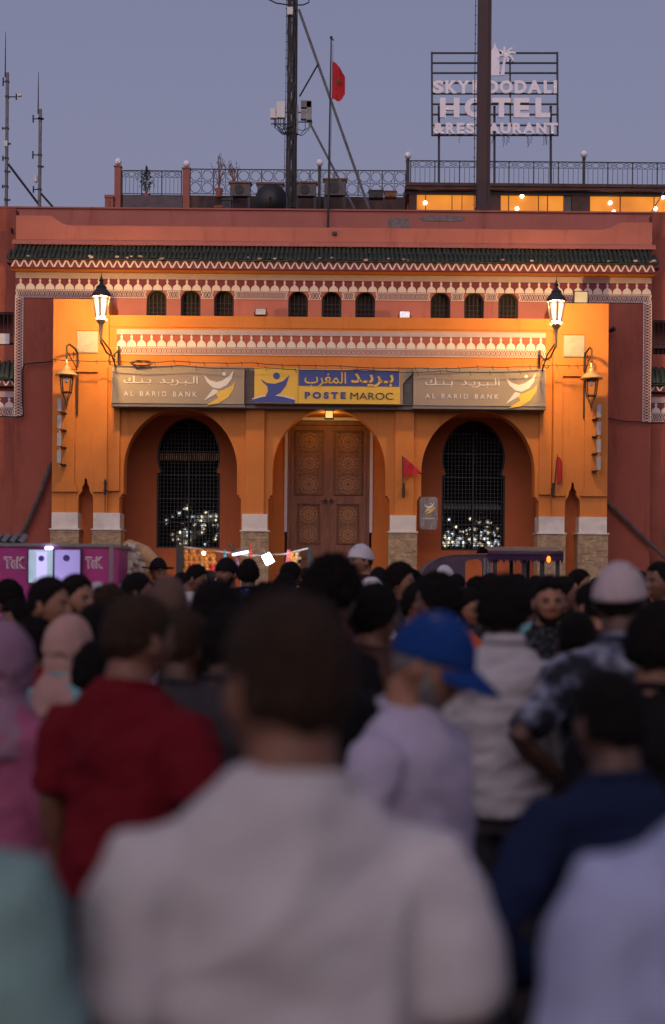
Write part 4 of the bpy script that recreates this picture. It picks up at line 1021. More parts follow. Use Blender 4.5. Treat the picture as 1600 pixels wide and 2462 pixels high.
# shrubs
def shrub(label, px, py, wp, hp, d, dens, leaf, col, bare=False):
    p = W(px, py, d); k = d / FPX; t = thing('potted_shrub', label, 'plant', p); rnd = random.Random(px)
    st = MB(); lf = MB(); Wd, Hh = wp * k / 2, hp * k
    for i in range(9 if bare else 7):
        a = rnd.uniform(-1, 1); top = Vector((a * Wd, rnd.uniform(-.4, .4) * Wd, Hh * rnd.uniform(.6, 1) * (1 - abs(a) * .35)))
        mid = top * .5 + Vector((rnd.uniform(-.05, .05), 0, Hh * .06)); mid.x *= .5
        st.tube([(0, 0, 0), mid, top], [.022, .014, .006], 5)
        for j in range(4 if bare else 0):
            q = mid.lerp(top, rnd.uniform(.1, .9)); e2 = q + Vector((rnd.uniform(-.18, .18), rnd.uniform(-.1, .1), rnd.uniform(.05, .25))); st.tube([q, e2], [.008, .003], 4)
            for z in range(3): 
                c = q.lerp(e2, rnd.random()); r_ = leaf; ang = rnd.uniform(0, 6)
                lf.raw([c + Vector((r_ * math.cos(ang), 0, r_ * math.sin(ang))), c + Vector((-r_ * .4 * math.sin(ang), r_ * .3, r_ * .4 * math.cos(ang))), c - Vector((r_ * math.cos(ang), 0, r_ * math.sin(ang)))], [(0, 1, 2)])
    for i in range(dens):
        q = rnd.random() ** .7; wdt = math.sin(min(1, q * 1.15) * math.pi) ** .6
        c = Vector((rnd.gauss(0, .42) * Wd * wdt, rnd.gauss(0, .3) * Wd, Hh * (.08 + .9 * q)))
        n = Vector((rnd.uniform(-1, 1), rnd.uniform(-1, .3), rnd.uniform(-.3, 1))).normalized(); a_ = n.orthogonal().normalized() * leaf; b_ = n.cross(a_) * .45
        lf.raw([c + a_, c + b_, c - a_, c - b_], [(0, 1, 2, 3)])
    st.build('stem', M_WOOD, t); lf.build('foliage', mat('leaf_' + str(col), [(.030, .045, .02), (.12, .09, .08)][col], .8, var=.5, scale=6), t)
    m = MB(); m.lathe([(.10, -.3), (.15, 0), (.17, .02), (.12, .02)], n=10); m.build('pot', M_PILL, t)
shrub('leafy dark green shrub in front of the left terrace railing', 352, 468, 42, 70, 51.5, 420, .05, 0)
shrub('spindly leafless plant rising above the scrollwork railing, taller of the two', 527, 455, 42, 90, 51.7, 0, .045, 1, True)
shrub('spindly leafless plant rising above the scrollwork railing, right and smaller of the two', 562, 455, 30, 88, 51.7, 0, .04, 1, True)

# ------------------------------------------------------------------ antennas
def mast_left(label, px, ptop, pbot, pipe_top, dp, arms, d=43.0, boxes=()):
    base = W(px, pbot, d); k = d / FPX; t = thing('antenna_mast', label, 'antenna', base, group='slim antenna masts at the left')
    def z(py): return (pbot - py) * k
    m = MB(); m.tube([(0, 0, -.6), (0, 0, z(pipe_top))], dp, 8); m.build('pipe', M_STEEL, t)
    m = MB(); m.tube([(-.07, 0, z(pipe_top) - .15), (-.07, 0, z((pipe_top + ptop) / 2)), (-.07, 0, z(ptop))], [.022, .016, .008], 6); m.box(-.09, .04, -.03, .03, z(pipe_top) - .08, z(pipe_top) - .02); m.build('whip', M_DARKST, t)
    for (dx, py, ln) in arms:
        m = MB(); m.tube([(0, 0, z(py)), (dx * k, 0, z(py))], .018, 6); m.tube([(dx * k, 0, z(py - ln)), (dx * k, 0, z(py + ln))], .025, 6)
        m.box(-.06, .06, -.06, .06, z(py) - .03, z(py) + .03)
        m.build('cross_arm', M_DARKST, t)
    for (dx, py, w_, h_) in boxes:
        m = MB(); m.box((dx - w_ / 2) * k, (dx + w_ / 2) * k, -.09, .03, z(py + h_ / 2), z(py - h_ / 2)); m.build('radio_box', M_WHITE, t)
mast_left('tall slim antenna mast at the far left edge with a whip on top', 15, 75, 500, 174, .055, [(22, 232, 7), (-10, 196, 10), (-10, 308, 3), (8, 345, 2), (-9, 380, 6), (-9, 448, 4), (8, 412, 2), (8, 480, 2)], boxes=[(-1, 346, 8, 14), (30, 229, 9, 5)])
mast_left('shorter slim antenna mast, second from the left edge', 95, 172, 500, 262, .055, [(-17, 285, 9), (7, 285, 2), (-17, 372, 9), (-15, 455, 8), (8, 400, 2)], boxes=[(-9, 430, 6, 16)])
def strut(label, a, b, d, r, m=M_DARKST):
    A, B = W(*a, d), W(*b, d); mb = MB(); mb.tube([(0, 0, 0), B - A], r, 6); tag(mb.build('guy_strut', m, loc=A), label, 'strut')
strut('dark diagonal strut leaning on the leftmost antenna mast', (20, 394), (98, 497), 43.0, .045)
strut('short dark strut at the foot of the second antenna mast', (98, 464), (127, 497), 43.0, .04)
# main mast: three tubes with braces
d = 45.0; k = d / FPX; base = W(703, 506, d)
t = thing('antenna_tower', 'tall triangular antenna tower crowded with cables and radio boxes above the parapet', 'antenna tower', base)
def z(py): return (506 - py) * k
legs = [(-.12, 0, .075), (.10, .0, .055), (0.0, .22, .04)]
lean = -.03
for (x, y, r_) in legs:
    m = MB(); m.tube([(x, y, -1.2), (x + lean * .5, y, z(250)), (x + lean, y, z(-60))], r_, 8); m.build('leg_tube', M_STEEL if r_ > .07 else M_DARKST, t)
m = MB(); i = 0
zz = 0
while zz < z(-50):
    a, b = (legs[0], legs[1]) if i % 2 else (legs[1], legs[0])
    m.tube([(a[0], a[1], zz), (b[0], b[1], zz + .38)], .014, 5); m.tube([(a[0], a[1], zz), (legs[2][0], legs[2][1], zz + .38)], .012, 5); zz += .38; i += 1
m.build('lattice_brace', M_DARKST, t)
m = MB(); rnd = random.Random(3)
for c_ in range(7):
    x0 = rnd.uniform(-.18, .14); P = []
    for j in range(26): P.append((x0 + rnd.uniform(-.035, .035), -.09 - rnd.uniform(0, .04), z(500) + (z(-55) - z(500)) * j / 25))
    m.tube(P, rnd.choice((.014, .02, .026)), 5)
m.build('cable_bundle', M_CABLE, t)
m = MB()
xl_ = -.25
m.tube([(xl_ - .03, 0, z(430)), (xl_, 0, z(200)), (xl_ + .0, 0, z(-50))], .009, 4)
for j in range(22): m.box(xl_ - .03, xl_ + .06, -.01, .01, z(420 - j * 20), z(420 - j * 20) + .012)
m.build('step_line', M_CABLE, t)
def rb(x0, x1, y0, y1, name='radio_unit', dep=.2, m_=M_WHITE):
    q = MB(); q.box((x0 - 703) * k, (x1 - 703) * k, -.22, -.22 + dep, z(y1), z(y0)); q.build(name, m_, t)
rb(664, 684, 249, 287); rb(649, 661, 265, 288); rb(687, 701, 22, 40); rb(736, 748, 248, 292, m_=M_STEEL); rb(722, 735, 268, 290, m_=M_STEEL); rb(722, 747, 246, 262, m_=M_GREYBOX); rb(712, 716, 256, 325, m_=M_STEEL)
m = MB()
for (x0, x1, y) in ((650, 705, 300), (650, 745, 272), (705, 750, 295)): m.tube([((x0 - 703) * k, -.1, z(y)), ((x1 - 703) * k, -.1, z(y))], .02, 6)
for i in range(14):
    s = rnd.choice((-1, 1)); x1 = (rnd.uniform(654, 684) if s < 0 else rnd.uniform(718, 748)) - 703; y1 = 288; dy = rnd.uniform(15, 45)
    P = [(x1 * k, -.15, z(y1)), (x1 * k * 1.02, -.17, z(y1 + dy * .6)), (x1 * k * .6, -.17, z(y1 + dy)), (0.0, -.12, z(y1 + dy * .8)), (0, -.1, z(y1 + dy * .3))]
    Q = []
    for j in range(13):
        tt = j / 12 * 4; i0 = min(3, int(tt)); f_ = tt - i0; f_ = f_ * f_ * (3 - 2 * f_); Q.append(Vector(P[i0]).lerp(Vector(P[i0 + 1]), f_))
    m.tube(Q, .012, 5)
m.tube([(-.95, -.1, z(-2)), (-.6, -.1, z(10)), (-.2, -.1, z(14)), (.3, -.1, z(14)), (.5, -.1, z(8)), (.52, -.1, z(-4))], .022, 6)
m.build('hanging_cable', M_CABLE, t)
strut('long pale diagonal brace from the antenna tower past the flag down to the parapet', (719, 22), (888, 502), 44.6, .05, M_STEEL)
strut('lower pale diagonal brace right of the antenna tower', (746, 296), (853, 502), 44.4, .04, M_STEEL)
strut('thin dark cross brace between the antenna tower and the long brace', (721, 231), (765, 154), 44.5, .03)
# big brown post
d = 42.0; k = d / FPX; a = W(1163.5, 506, d)
t = thing('steel_column', 'tall dark brown steel column rising behind the parapet in front of the hotel sign', 'column', a)
m = MB(); hwid = 15.5 * k; m.box(-hwid * 1.15, hwid * 1.15, 0, .40, -1.2, 0.2); m.box(-hwid, hwid, .02, .38, .2001, 9.5); m.build('shaft', M_POLE, t)
m = MB(); m.box(hwid * .55, hwid * .62, -.02, .019, .21, 9.4); m.build('seam', M_POLE, t)
m = MB(); m.tube([(-hwid - .08, .1, -.3), (-hwid - .10, .1, 4), (-hwid - .08, .1, 9.4)], .012, 5)
for i in range(30): m.box(-hwid - .12, -hwid - .06, .09, .11, .2 + i * .3, .22 + i * .3)
m.build('side_cable', M_CABLE, t)

# ------------------------------------------------------------------ hotel sign
d = 54.0; k = d / FPX; o0 = W(1190, 447, d)
t = thing('hotel_sign', 'rooftop frame sign with white letters for a sky hotel and restaurant with a palm emblem', 'sign', o0)
def sp(px, py): q = W(px, py, d) - o0; return (q.x, q.z)
fr = MB()
def bar(p, q, w_=.07, y=0): fr.ribbon([sp(*p), sp(*q)], w_, y, y + .07)
for y in (126, 150, 174, 198, 224, 249, 274, 300, 324): bar((1038, y), (1341, y), .055, .001 * (y % 7))
for x in (1039, 1341): bar((x, 124), (x + 1, 326), .075, -.012)
bar((1228, 140), (1229, 298), .06, .081)
m_ = fr.build('sign_frame', M_DARKST, t)
for x in (1057, 1191, 1327):
    fr = MB(); bar((x, 250), (x, 446), .09, .16); fr.build('support_leg', M_DARKST, t)
def L_(ch, x0, x1, y0, y1, bold=.05):
    a, b = sp(x0, y1), sp(x1, y0); me = text_mesh(ch, a[0], b[0], a[1], b[1], -.03, .09, bold); me.materials.append(M_WSIGN); place('letter', me, t)
M_WSIGN = mat('white_channel_letter', (.93, .86, .87), .6, var=.04)
for ch, x0, x1 in (('S', 1041, 1067), ('K', 1071, 1099), ('Y', 1099, 1130), ('F', 1136, 1158), ('O', 1163, 1199), ('O', 1201, 1233), ('D', 1237, 1266), ('A', 1268, 1302), ('L', 1307, 1326), ('I', 1331, 1339)): L_(ch, x0, x1, 195, 226)
for ch, x0, x1 in (('H', 1058, 1105), ('O', 1117, 1170), ('T', 1183, 1228), ('E', 1235, 1273), ('L', 1287, 1323)): L_(ch, x0, x1, 237, 284, .05)
for ch, x0, x1 in (('&', 1042, 1069), ('R', 1072, 1095), ('E', 1098, 1117), ('S', 1120, 1144), ('T', 1146, 1170), ('A', 1173, 1203), ('U', 1203, 1228), ('R', 1232, 1257), ('A', 1257, 1287), ('N', 1289, 1314), ('T', 1315, 1341)): L_(ch, x0, x1, 297, 323)
em = MB()
em.plate([sp(*q) for q in ((1163, 183), (1201, 183), (1201, 146), (1199, 146), (1199, 138), (1203, 136), (1199, 124), (1193, 114), (1190, 104), (1187, 114), (1181, 124), (1166, 124), (1166, 146), (1163, 146))][::1], -.10, -.03)
em.build('tower_emblem', M_WSIGN, t)
pl = MB(); pl.plate([sp(*q) for q in ((1203, 182), (1213, 182), (1214, 160), (1217, 140), (1212, 138), (1208, 158))], -.10, -.03)
for (ex, ey, bx1, by1) in ((1196, 142, 1204, 128), (1201, 122, 1208, 122), (1213, 114, 1212, 122), (1232, 118, 1222, 118), (1240, 130, 1228, 122), (1234, 148, 1230, 130), (1222, 150, 1220, 138)):
    P = []
    for i in range(6):
        q = i / 5; xx = (1 - q) ** 2 * 1214 + 2 * q * (1 - q) * bx1 + q * q * ex; yy = (1 - q) ** 2 * 137 + 2 * q * (1 - q) * by1 + q * q * ey; P.append(sp(xx, yy))
    pl.ribbon(P, .075, -.11 - .002 * (ex % 5), -.03)
pl.build('palm_emblem', M_WSIGN, t)
rnd = random.Random(9)
for i in range(16):
    wr = MB(); x = rnd.uniform(1060, 1330); y0 = 325; P = [sp(x + rnd.uniform(-3, 3), y0 + j * rnd.uniform(4, 7)) for j in range(5)]
    wr.tube([(p[0], .05, p[1]) for p in P], .010, 4); wr.build('loose_wire', M_CABLE, t)
strut('thin leaning pole pair on the roof at the right edge', (1565, 512), (1598, 460), 44, .02, M_STEEL)
# ------------------------------------------------------------------ people
POSES = {
 'stand':  dict(L=((.232, .03, 1.13), (.25, -.06, .88)), R=((-.232, .03, 1.13), (-.25, -.06, .88)), st=0),
 'phone':  dict(L=((.25, -.08, 1.13), (.08, -.30, 1.26)), R=((-.25, -.08, 1.13), (-.08, -.30, 1.26)), st=0),
 'akimbo': dict(L=((.40, .10, 1.15), (.20, -.04, .99)), R=((-.40, .10, 1.15), (-.20, -.04, .99)), st=0),
 'walk':   dict(L=((.24, .12, 1.14), (.26, .07, .90)), R=((-.24, -.07, 1.13), (-.23, -.24, .96)), st=.22),
 'point':  dict(L=((.232, .03, 1.13), (.25, -.06, .88)), R=((-.27, -.24, 1.40), (-.24, -.50, 1.52)), st=0),
}
def ring_loft(V, F, secs, n=20):
    """secs: (cx, cy, cz, rx, ry) horizontal ellipses"""
    o = len(V)
    for (x, y, z, a, b) in secs:
        for j in range(n):
            t = 2 * math.pi * j / n; V.append((x + a * math.cos(t), y + b * math.sin(t), z))
    k = len(secs)
    for i in range(k - 1):
        for j in range(n): F.append((o + i * n + j, o + i * n + (j + 1) % n, o + (i + 1) * n + (j + 1) % n, o + (i + 1) * n + j))
    F.append(tuple(o + j for j in range(n - 1, -1, -1))); F.append(tuple(o + (k - 1) * n + j for j in range(n)))
def head_point(dx, dy, dz, off=0.0):
    a, b, c = .0765, .098, .120
    t = np.clip(-dz, 0, 1); fr = dy < 0
    x = a * dx * (1 - .20 * t ** 1.6) * (1 + .05 * np.clip(dy, 0, 1))
    y = b * dy * np.where(fr, .93, 1 - .42 * t ** 1.3) + np.where(fr, 0, 0) 
    z = c * dz
    f = np.where(fr, np.clip(-dy * 2.2, 0, 1), 0)
    G = lambda u, s: np.exp(-(u / s) ** 2)
    nose = .023 * G(x, .011) * G(z + .024, .015) + .013 * G(x, .008) * G(z + .004, .020) + .006 * G(np.abs(x) - .012, .007) * G(z + .032, .008)
    eye = -.013 * G(np.abs(x) - .0295, .014) * G(z - .002, .011)
    brow = .005 * G(np.abs(x) - .027, .022) * G(z - .025, .008)
    chk = .006 * G(np.abs(x) - .046, .018) * G(z + .022, .018)
    lips = .008 * G(x, .020) * (G(z + .058, .006) + G(z + .070, .006)) - .004 * G(x, .022) * G(z + .064, .003)
    chin = .010 * G(x, .022) * G(z + .104, .018)
    y = y - f * (nose + eye + brow + chk + lips + chin)
    nrm = np.sqrt((x / a) ** 2 + (y / b) ** 2 + (z / c) ** 2)
    return x + off * dx, y + off * dy, z + off * dz
def head_grid(nu, nv):
    th = np.linspace(.02, math.pi - .02, nv + 1); ph = np.linspace(0, 2 * math.pi, nu, endpoint=False)
    T, P_ = np.meshgrid(th, ph, indexing='ij')
    return (np.sin(T) * np.sin(P_)).ravel(), (-np.sin(T) * np.cos(P_)).ravel(), np.cos(T).ravel()
def grid_faces(nu, nv):
    F = []
    for i in range(nv):
        for j in range(nu): F.append((i * nu + j, (i + 1) * nu + j, (i + 1) * nu + (j + 1) % nu, i * nu + (j + 1) % nu))
    F.append(tuple(range(nu))); F.append(tuple(nv * nu + j for j in range(nu - 1, -1, -1)))
    return F
def head_matrix(yaw, pitch):
    return Matrix.Translation((0, .0, 1.54)) @ Matrix.Rotation(R(yaw), 4, 'Z') @ Matrix.Rotation(R(pitch), 4, 'X') @ Matrix.Translation((0, -.022, .078)) @ Matrix.Scale(1.06, 4)
def remesh(V, F, vox, smooth_it=2, fac=.5, name='m'):
    me = bpy.data.meshes.new(name); me.from_pydata([tuple(v) for v in V], [], F)
    o = bpy.data.objects.new('tmp', me); COL.objects.link(o)
    md = o.modifiers.new('r', 'REMESH'); md.mode = 'VOXEL'; md.voxel_size = vox; md.use_smooth_shade = True
    if smooth_it: ms = o.modifiers.new('s', 'SMOOTH'); ms.iterations = smooth_it; ms.factor = fac
    bpy.context.view_layer.update()
    r = bpy.data.meshes.new_from_object(o.evaluated_get(bpy.context.evaluated_depsgraph_get()))
    bpy.data.objects.remove(o); bpy.data.meshes.remove(me); r.name = name
    r.polygons.foreach_set('use_smooth', [True] * len(r.polygons)); return r
def arm_pts(pose, sd):
    e_, w_ = POSES[pose][sd]; s = 1 if sd == 'L' else -1
    sh = Vector((.176 * s, .012, 1.368)); return sh, Vector(e_), Vector(w_)
def leg_pts(pose, s):
    st = POSES[pose]['st']; f = s * st
    return Vector((.088 * s, .01, .90)), Vector((.095 * s, .0 + f * .45 - .02, .49)), Vector((.10 * s, .02 + f, .085))
TORSO = [(0, .01, .84, .150, .105), (0, .012, .93, .170, .118), (0, .008, 1.02, .155, .108), (0, .0, 1.10, .148, .102), (0, -.004, 1.20, .162, .112), (0, -.002, 1.30, .172, .118), (0, .004, 1.36, .172, .108), (0, .010, 1.405, .152, .096), (0, .016, 1.445, .112, .080), (0, .018, 1.48, .078, .068), (0, .014, 1.51, .064, .062), (0, .006, 1.56, .058, .060)]
def body_mesh(pose, yaw, pitch):
    key = ('body', pose, yaw, pitch)
    if key in MC_: return MC_[key]
    mb = MB(); V, F = mb.v, mb.f
    ring_loft(V, F, TORSO)
    for s, sd in ((1, 'L'), (-1, 'R')):
        sh, el, wr = arm_pts(pose, sd)
        mb.tube([sh + Vector((-.05 * s, 0, .01)), sh, sh.lerp(el, .35), el, el.lerp(wr, .3), wr], [.05, .060, .050, .040, .041, .027], 12)
        dirn = (wr - el).normalized(); side = dirn.cross(Vector((s, .2, 0))).normalized()
        if side.length < .5: side = Vector((0, 1, 0))
        nrm = dirn.cross(side).normalized()
        V0 = len(V)
        palm = MB(); palm.tube([wr - dirn * .02, wr + dirn * .02, wr + dirn * .055, wr + dirn * .09], [.026, .034, .040, .036], 12)
        pv = []
        for p in palm.v:
            q = Vector(p) - wr; c_ = q.dot(nrm); q = q - nrm * c_ * .55; pv.append(wr + q)
        mb.raw(pv, palm.f)
        curl = nrm * (-s if pose != 'phone' else s)
        for fi, (off, ln) in enumerate(((-.030, .070), (-.010, .080), (.011, .074), (.031, .058))):
            a0 = wr + dirn * .075 + side * off * .8; a1 = a0 + dirn * ln * .5 + side * off * .25 + curl * .006; a2 = a1 + dirn * ln * .42 + curl * .018; a3 = a2 + dirn * ln * .2 + curl * .018
            mb.tube([a0, a1, a2, a3], [.0105, .0100, .0092, .008], 8)
        th0 = wr + dirn * .02 - side * .026; mb.tube([th0, th0 - side * .030 + dirn * .022, th0 - side * .036 + dirn * .055 + curl * .01, th0 - side * .034 + dirn * .075 + curl * .014], [.013, .0125, .0105, .009], 8)
        hp, kn, an = leg_pts(pose, s)
        mb.tube([hp + Vector((0, 0, .04)), hp, hp.lerp(kn, .5), kn, kn.lerp(an, .3), kn.lerp(an, .75), an, an + Vector((0, -.03, -.05))], [.07, .088, .072, .054, .056, .042, .038, .036], 12)
    Hm = head_matrix(yaw, pitch)
    nu, nv = 72, 54; x, y, z = head_grid(nu, nv); X, Y, Z = head_point(x, y, z)
    mb.raw([Hm @ Vector(p) for p in zip(X, Y, Z)], grid_faces(nu, nv))
    # a neck that follows the head
    mb.tube([(0, .018, 1.44), (0, .012, 1.50), Hm @ Vector((0, .022, -.05))], [.060, .056, .060], 16)
    for s in (-1, 1):
        e_ = MB(); e_.ball((0, 0, 0), 1, 12, 8, (.0085, .019, .031))
        e_.tube([(.004 * s, .004 + .017 * math.cos(q), .004 + .026 * math.sin(q)) for q in [R(-60 + i * 30) for i in range(9)]], .0045, 6)
        Me = Hm @ Matrix.Translation((.0775 * s, .010, -.012)) @ Matrix.Rotation(R(22 * s), 4, 'Z') @ Matrix.Rotation(R(-8), 4, 'X')
        mb.raw([Me @ Vector(p) for p in e_.v], e_.f)
    me = remesh(V, F, .0072, 1, .5, 'body'); MC_[key] = me; return me
MC_ = {}
def fold(me, amp, sc, seed=0.0, zmin=None):
    n = len(me.vertices); a = np.empty(n * 3, np.float32); me.vertices.foreach_get('co', a); a = a.reshape(-1, 3)
    nr = np.empty(n * 3, np.float32); me.vertices.foreach_get('normal', nr); nr = nr.reshape(-1, 3)
    r = np.array([.9 - 1.6 * abs(noise.noise(Vector((p[0] * sc[0] * .9 + seed + 7, p[1] * sc[1], p[2] * sc[2] * .55 + p[0] * 3)))) ** .7 + noise.noise(Vector((p[0] * sc[0] + seed, p[1] * sc[1], p[2] * sc[2]))) + .5 * noise.noise(Vector((p[0] * sc[0] * 2.3, p[1] * sc[1] * 2.3 + seed, p[2] * sc[2] * 2.1 + p[0] * 6))) for p in a], dtype=np.float32)
    a += nr * (r * amp)[:, None]; me.vertices.foreach_set('co', a.ravel()); me.update(); return me
def shirt_mesh(kind, pose):
    key = ('shirt', kind, pose)
    if key in MC_: return MC_[key]
    mb = MB(); V, F = mb.v, mb.f; g = {'tee': .020, 'long': .022, 'hood': .030, 'robe': .030}[kind]
    secs = [(x, y, z, a + g + (.012 if z < 1.15 else 0), b + g + (.012 if z < 1.15 else 0)) for (x, y, z, a, b) in TORSO[1 if kind != 'robe' else 1:8]]
    secs[0] = (0, .01, .875, .178 + g, .125 + g)
    if kind == 'robe': secs = [(0, .01, .12, .25, .20), (0, .01, .5, .235, .18)] + secs
    secs += [(0, .016, 1.452, .108 + g * .6, .082 + g * .4), (0, .018, 1.484, .080, .070), (0, .018, 1.496, .072, .066)]
    if kind == 'hood': secs += [(0, .02, 1.515, .086, .084), (0, .03, 1.535, .076, .076)]
    ring_loft(V, F, secs, 28)
    for s, sd in ((1, 'L'), (-1, 'R')):
        sh, el, wr = arm_pts(pose, sd)
        if kind == 'tee': mb.tube([sh + Vector((-.07 * s, 0, .0)), sh + Vector((0, 0, -.003)), sh.lerp(el, .45), sh.lerp(el, .86)], [.07, .078, .070, .066], 14)
        else: mb.tube([sh + Vector((-.07 * s, 0, .0)), sh, sh.lerp(el, .4), el, el.lerp(wr, .5), wr - (wr - el).normalized() * .02], [.07, .080, .069, .060, .052, .042], 14)
    me = remesh(V, F, .0125, 3, .5, 'shirt')
    fold(me, .016 if kind != 'hood' else .013, (5.5, 5.5, 9 if kind != 'hood' else 22), len(MC_) * 3.1)
    MC_[key] = me; return me
def trouser_mesh(pose):
    key = ('tr', pose)
    if key in MC_: return MC_[key]
    mb = MB(); V, F = mb.v, mb.f
    ring_loft(V, F, [(0, .01, .80, .165, .118), (0, .012, .90, .182, .130), (0, .010, .99, .170, .120)], 24)
    for s in (1, -1):
        hp, kn, an = leg_pts(pose, s); mb.tube([hp + Vector((0, 0, .02)), hp, hp.lerp(kn, .5), kn, kn.lerp(an, .5), an + Vector((0, 0, -.01))], [.08, .102, .092, .078, .070, .066], 14)
    me = remesh(V, F, .016, 3, .5, 'trousers'); fold(me, .012, (6, 6, 10), 4.4); MC_[key] = me; return me
def shoe_mesh():
    if 'shoe' in MC_: return MC_['shoe']
    mb = MB(); mb.tube([(0, .055, .045), (0, .0, .05), (0, -.08, .04), (0, -.15, .032), (0, -.19, .028)], [.040, .046, .044, .042, .024], 12)
    mb.v = [(a * .95, b, max(.0, c)) for a, b, c in mb.v]; mb.tube([(0, .03, .04), (0, .03, .12)], .045, 10)
    me = remesh(mb.v, mb.f, .010, 1, .5, 'shoe'); MC_['shoe'] = me; return me
def shell(key, maskf, thick, noisef=None, nu=84, nv=60, inset=-.010, name='hair'):
    """piece of head surface lifted off the skin where the mask is on"""
    if key in MC_: return MC_[key]
    x, y, z = head_grid(nu, nv); X, Y, Z = head_point(x, y, z)
    m = np.clip(maskf(x, y, z, X, Y, Z), 0, 1); off = inset + (thick - inset) * m
    if noisef is not None:
        off = off + m * np.array([noisef(Vector((a, b, c))) for a, b, c in zip(x, y, z)])
    P = np.stack([X + off * x, Y + off * y, Z + off * z], 1)
    keep = m > 0.001; F = []
    for i in range(nv):
        for j in range(nu):
            q = (i * nu + j, (i + 1) * nu + j, (i + 1) * nu + (j + 1) % nu, i * nu + (j + 1) % nu)
            if any(keep[k] for k in q): F.append(q)
    if keep[:nu].all(): F.append(tuple(range(nu)))
    used = sorted({k for f in F for k in f}); mp = {k: i for i, k in enumerate(used)}
    me = bpy.data.meshes.new(name); me.from_pydata([tuple(P[k]) for k in used], [], [tuple(mp[k] for k in f) for f in F])
    me.update(); me.polygons.foreach_set('use_smooth', [True] * len(me.polygons)); MC_[key] = me; return me
def sstep(a, b, x): t = np.clip((x - a) / (b - a), 0, 1); return t * t * (3 - 2 * t)
def hair_mask(front=.60, side=.05, back=-.55, soft=.10):
    def f(x, y, z, X, Y, Z):
        phi = np.abs(np.arctan2(x, -y)) / math.pi     # 0 front .. 1 back
        line = np.interp(phi, [0, .22, .36, .48, .60, 1], [front, front - .04, side + .12, side - .22, back + .22, back])
        line = line + .05 * np.sin(9 * x + 3) + .03 * np.sin(31 * x + 17 * y) 
        return sstep(line - soft, line + soft, z)
    return f
def beard_mask(x, y, z, X, Y, Z):
    phi = np.abs(np.arctan2(x, -y)) / math.pi
    low = sstep(0, .12, -(z - np.interp(phi, [0, .12, .25, .42, .5], [-.46, -.52, -.42, .0, .1]))) * (phi < .47)
    chin = (z > -.985)
    mouth = np.exp(-(X / .022) ** 2 - ((Z + .064) / .0085) ** 2)
    return low * chin * np.clip(1 - 1.3 * mouth, 0, 1)
def brow_mask(x, y, z, X, Y, Z): return (y < 0) * sstep(.25, .6, np.exp(-((np.abs(X) - .0295) / .018) ** 4 - ((Z - .0205 + np.abs(np.abs(X) - .03) * .15) / .0048) ** 2))
def lip_mask(x, y, z, X, Y, Z): return (y < 0) * sstep(.2, .7, np.exp(-(X / .023) ** 4 - ((Z + .064) / .010) ** 4))
N3 = lambda s, a: (lambda v: a * noise.noise(v * s) + a * .35 * noise.noise(v * s * 3.7))
def get_hair(style):
    if style == 'short': return shell('h_short', hair_mask(.60, .08, -.5, .12), .005, lambda v: .003 * noise.noise(v * 20) + .008 * max(0, min(1, (v.z - .15) / .5)))
    if style == 'fade': return shell('h_fade', hair_mask(.60, .20, -.30, .16), .003, lambda v: .004 * noise.noise(v * 18) + .020 * max(0, min(1, (v.z - .35) / .35)))
    if style == 'full': return shell('h_full', hair_mask(.54, .0, -.58), .019, N3(8, .012))
    if style == 'curly': return shell('h_curly', hair_mask(.55, .0, -.55), .025, N3(11, .028))
    if style == 'shaved': return shell('h_shaved', hair_mask(.62, .1, -.5, .2), .0012, None, inset=-.004)
    if style == 'long':
        def mk(x, y, z, X, Y, Z):
            phi = np.abs(np.arctan2(x, -y)) / math.pi; line = np.interp(phi, [0, .2, .32, .42, 1], [.55, .5, -.2, -1.2, -1.2]); return sstep(line - .12, line + .12, z)
        return shell('h_long', mk, .030, N3(6, .014))
    if style == 'dome': return shell('h_dome', lambda x, y, z, X, Y, Z: sstep(.05, .11, z + .12 * y), .015, lambda v: .003 * noise.noise(v * 4) - .0015 * max(0, 1 - abs(math.sin(3 * math.atan2(v.x, v.y))) * 12), name='cap_dome')
    if style == 'scarf': return shell('h_scarf', lambda x, y, z, X, Y, Z: 1 - sstep(.2, .8, np.exp(-((X / .056) ** 4) - (((Z + .018) / .088) ** 4)) * (y < 0)), .022, lambda v: .004 * noise.noise(v * 2.5) + .007 * max(0, .35 - v.z) * math.sin(11 * v.z + 6 * abs(v.x) + 5 * noise.noise(v * 1.7)), name='scarf')
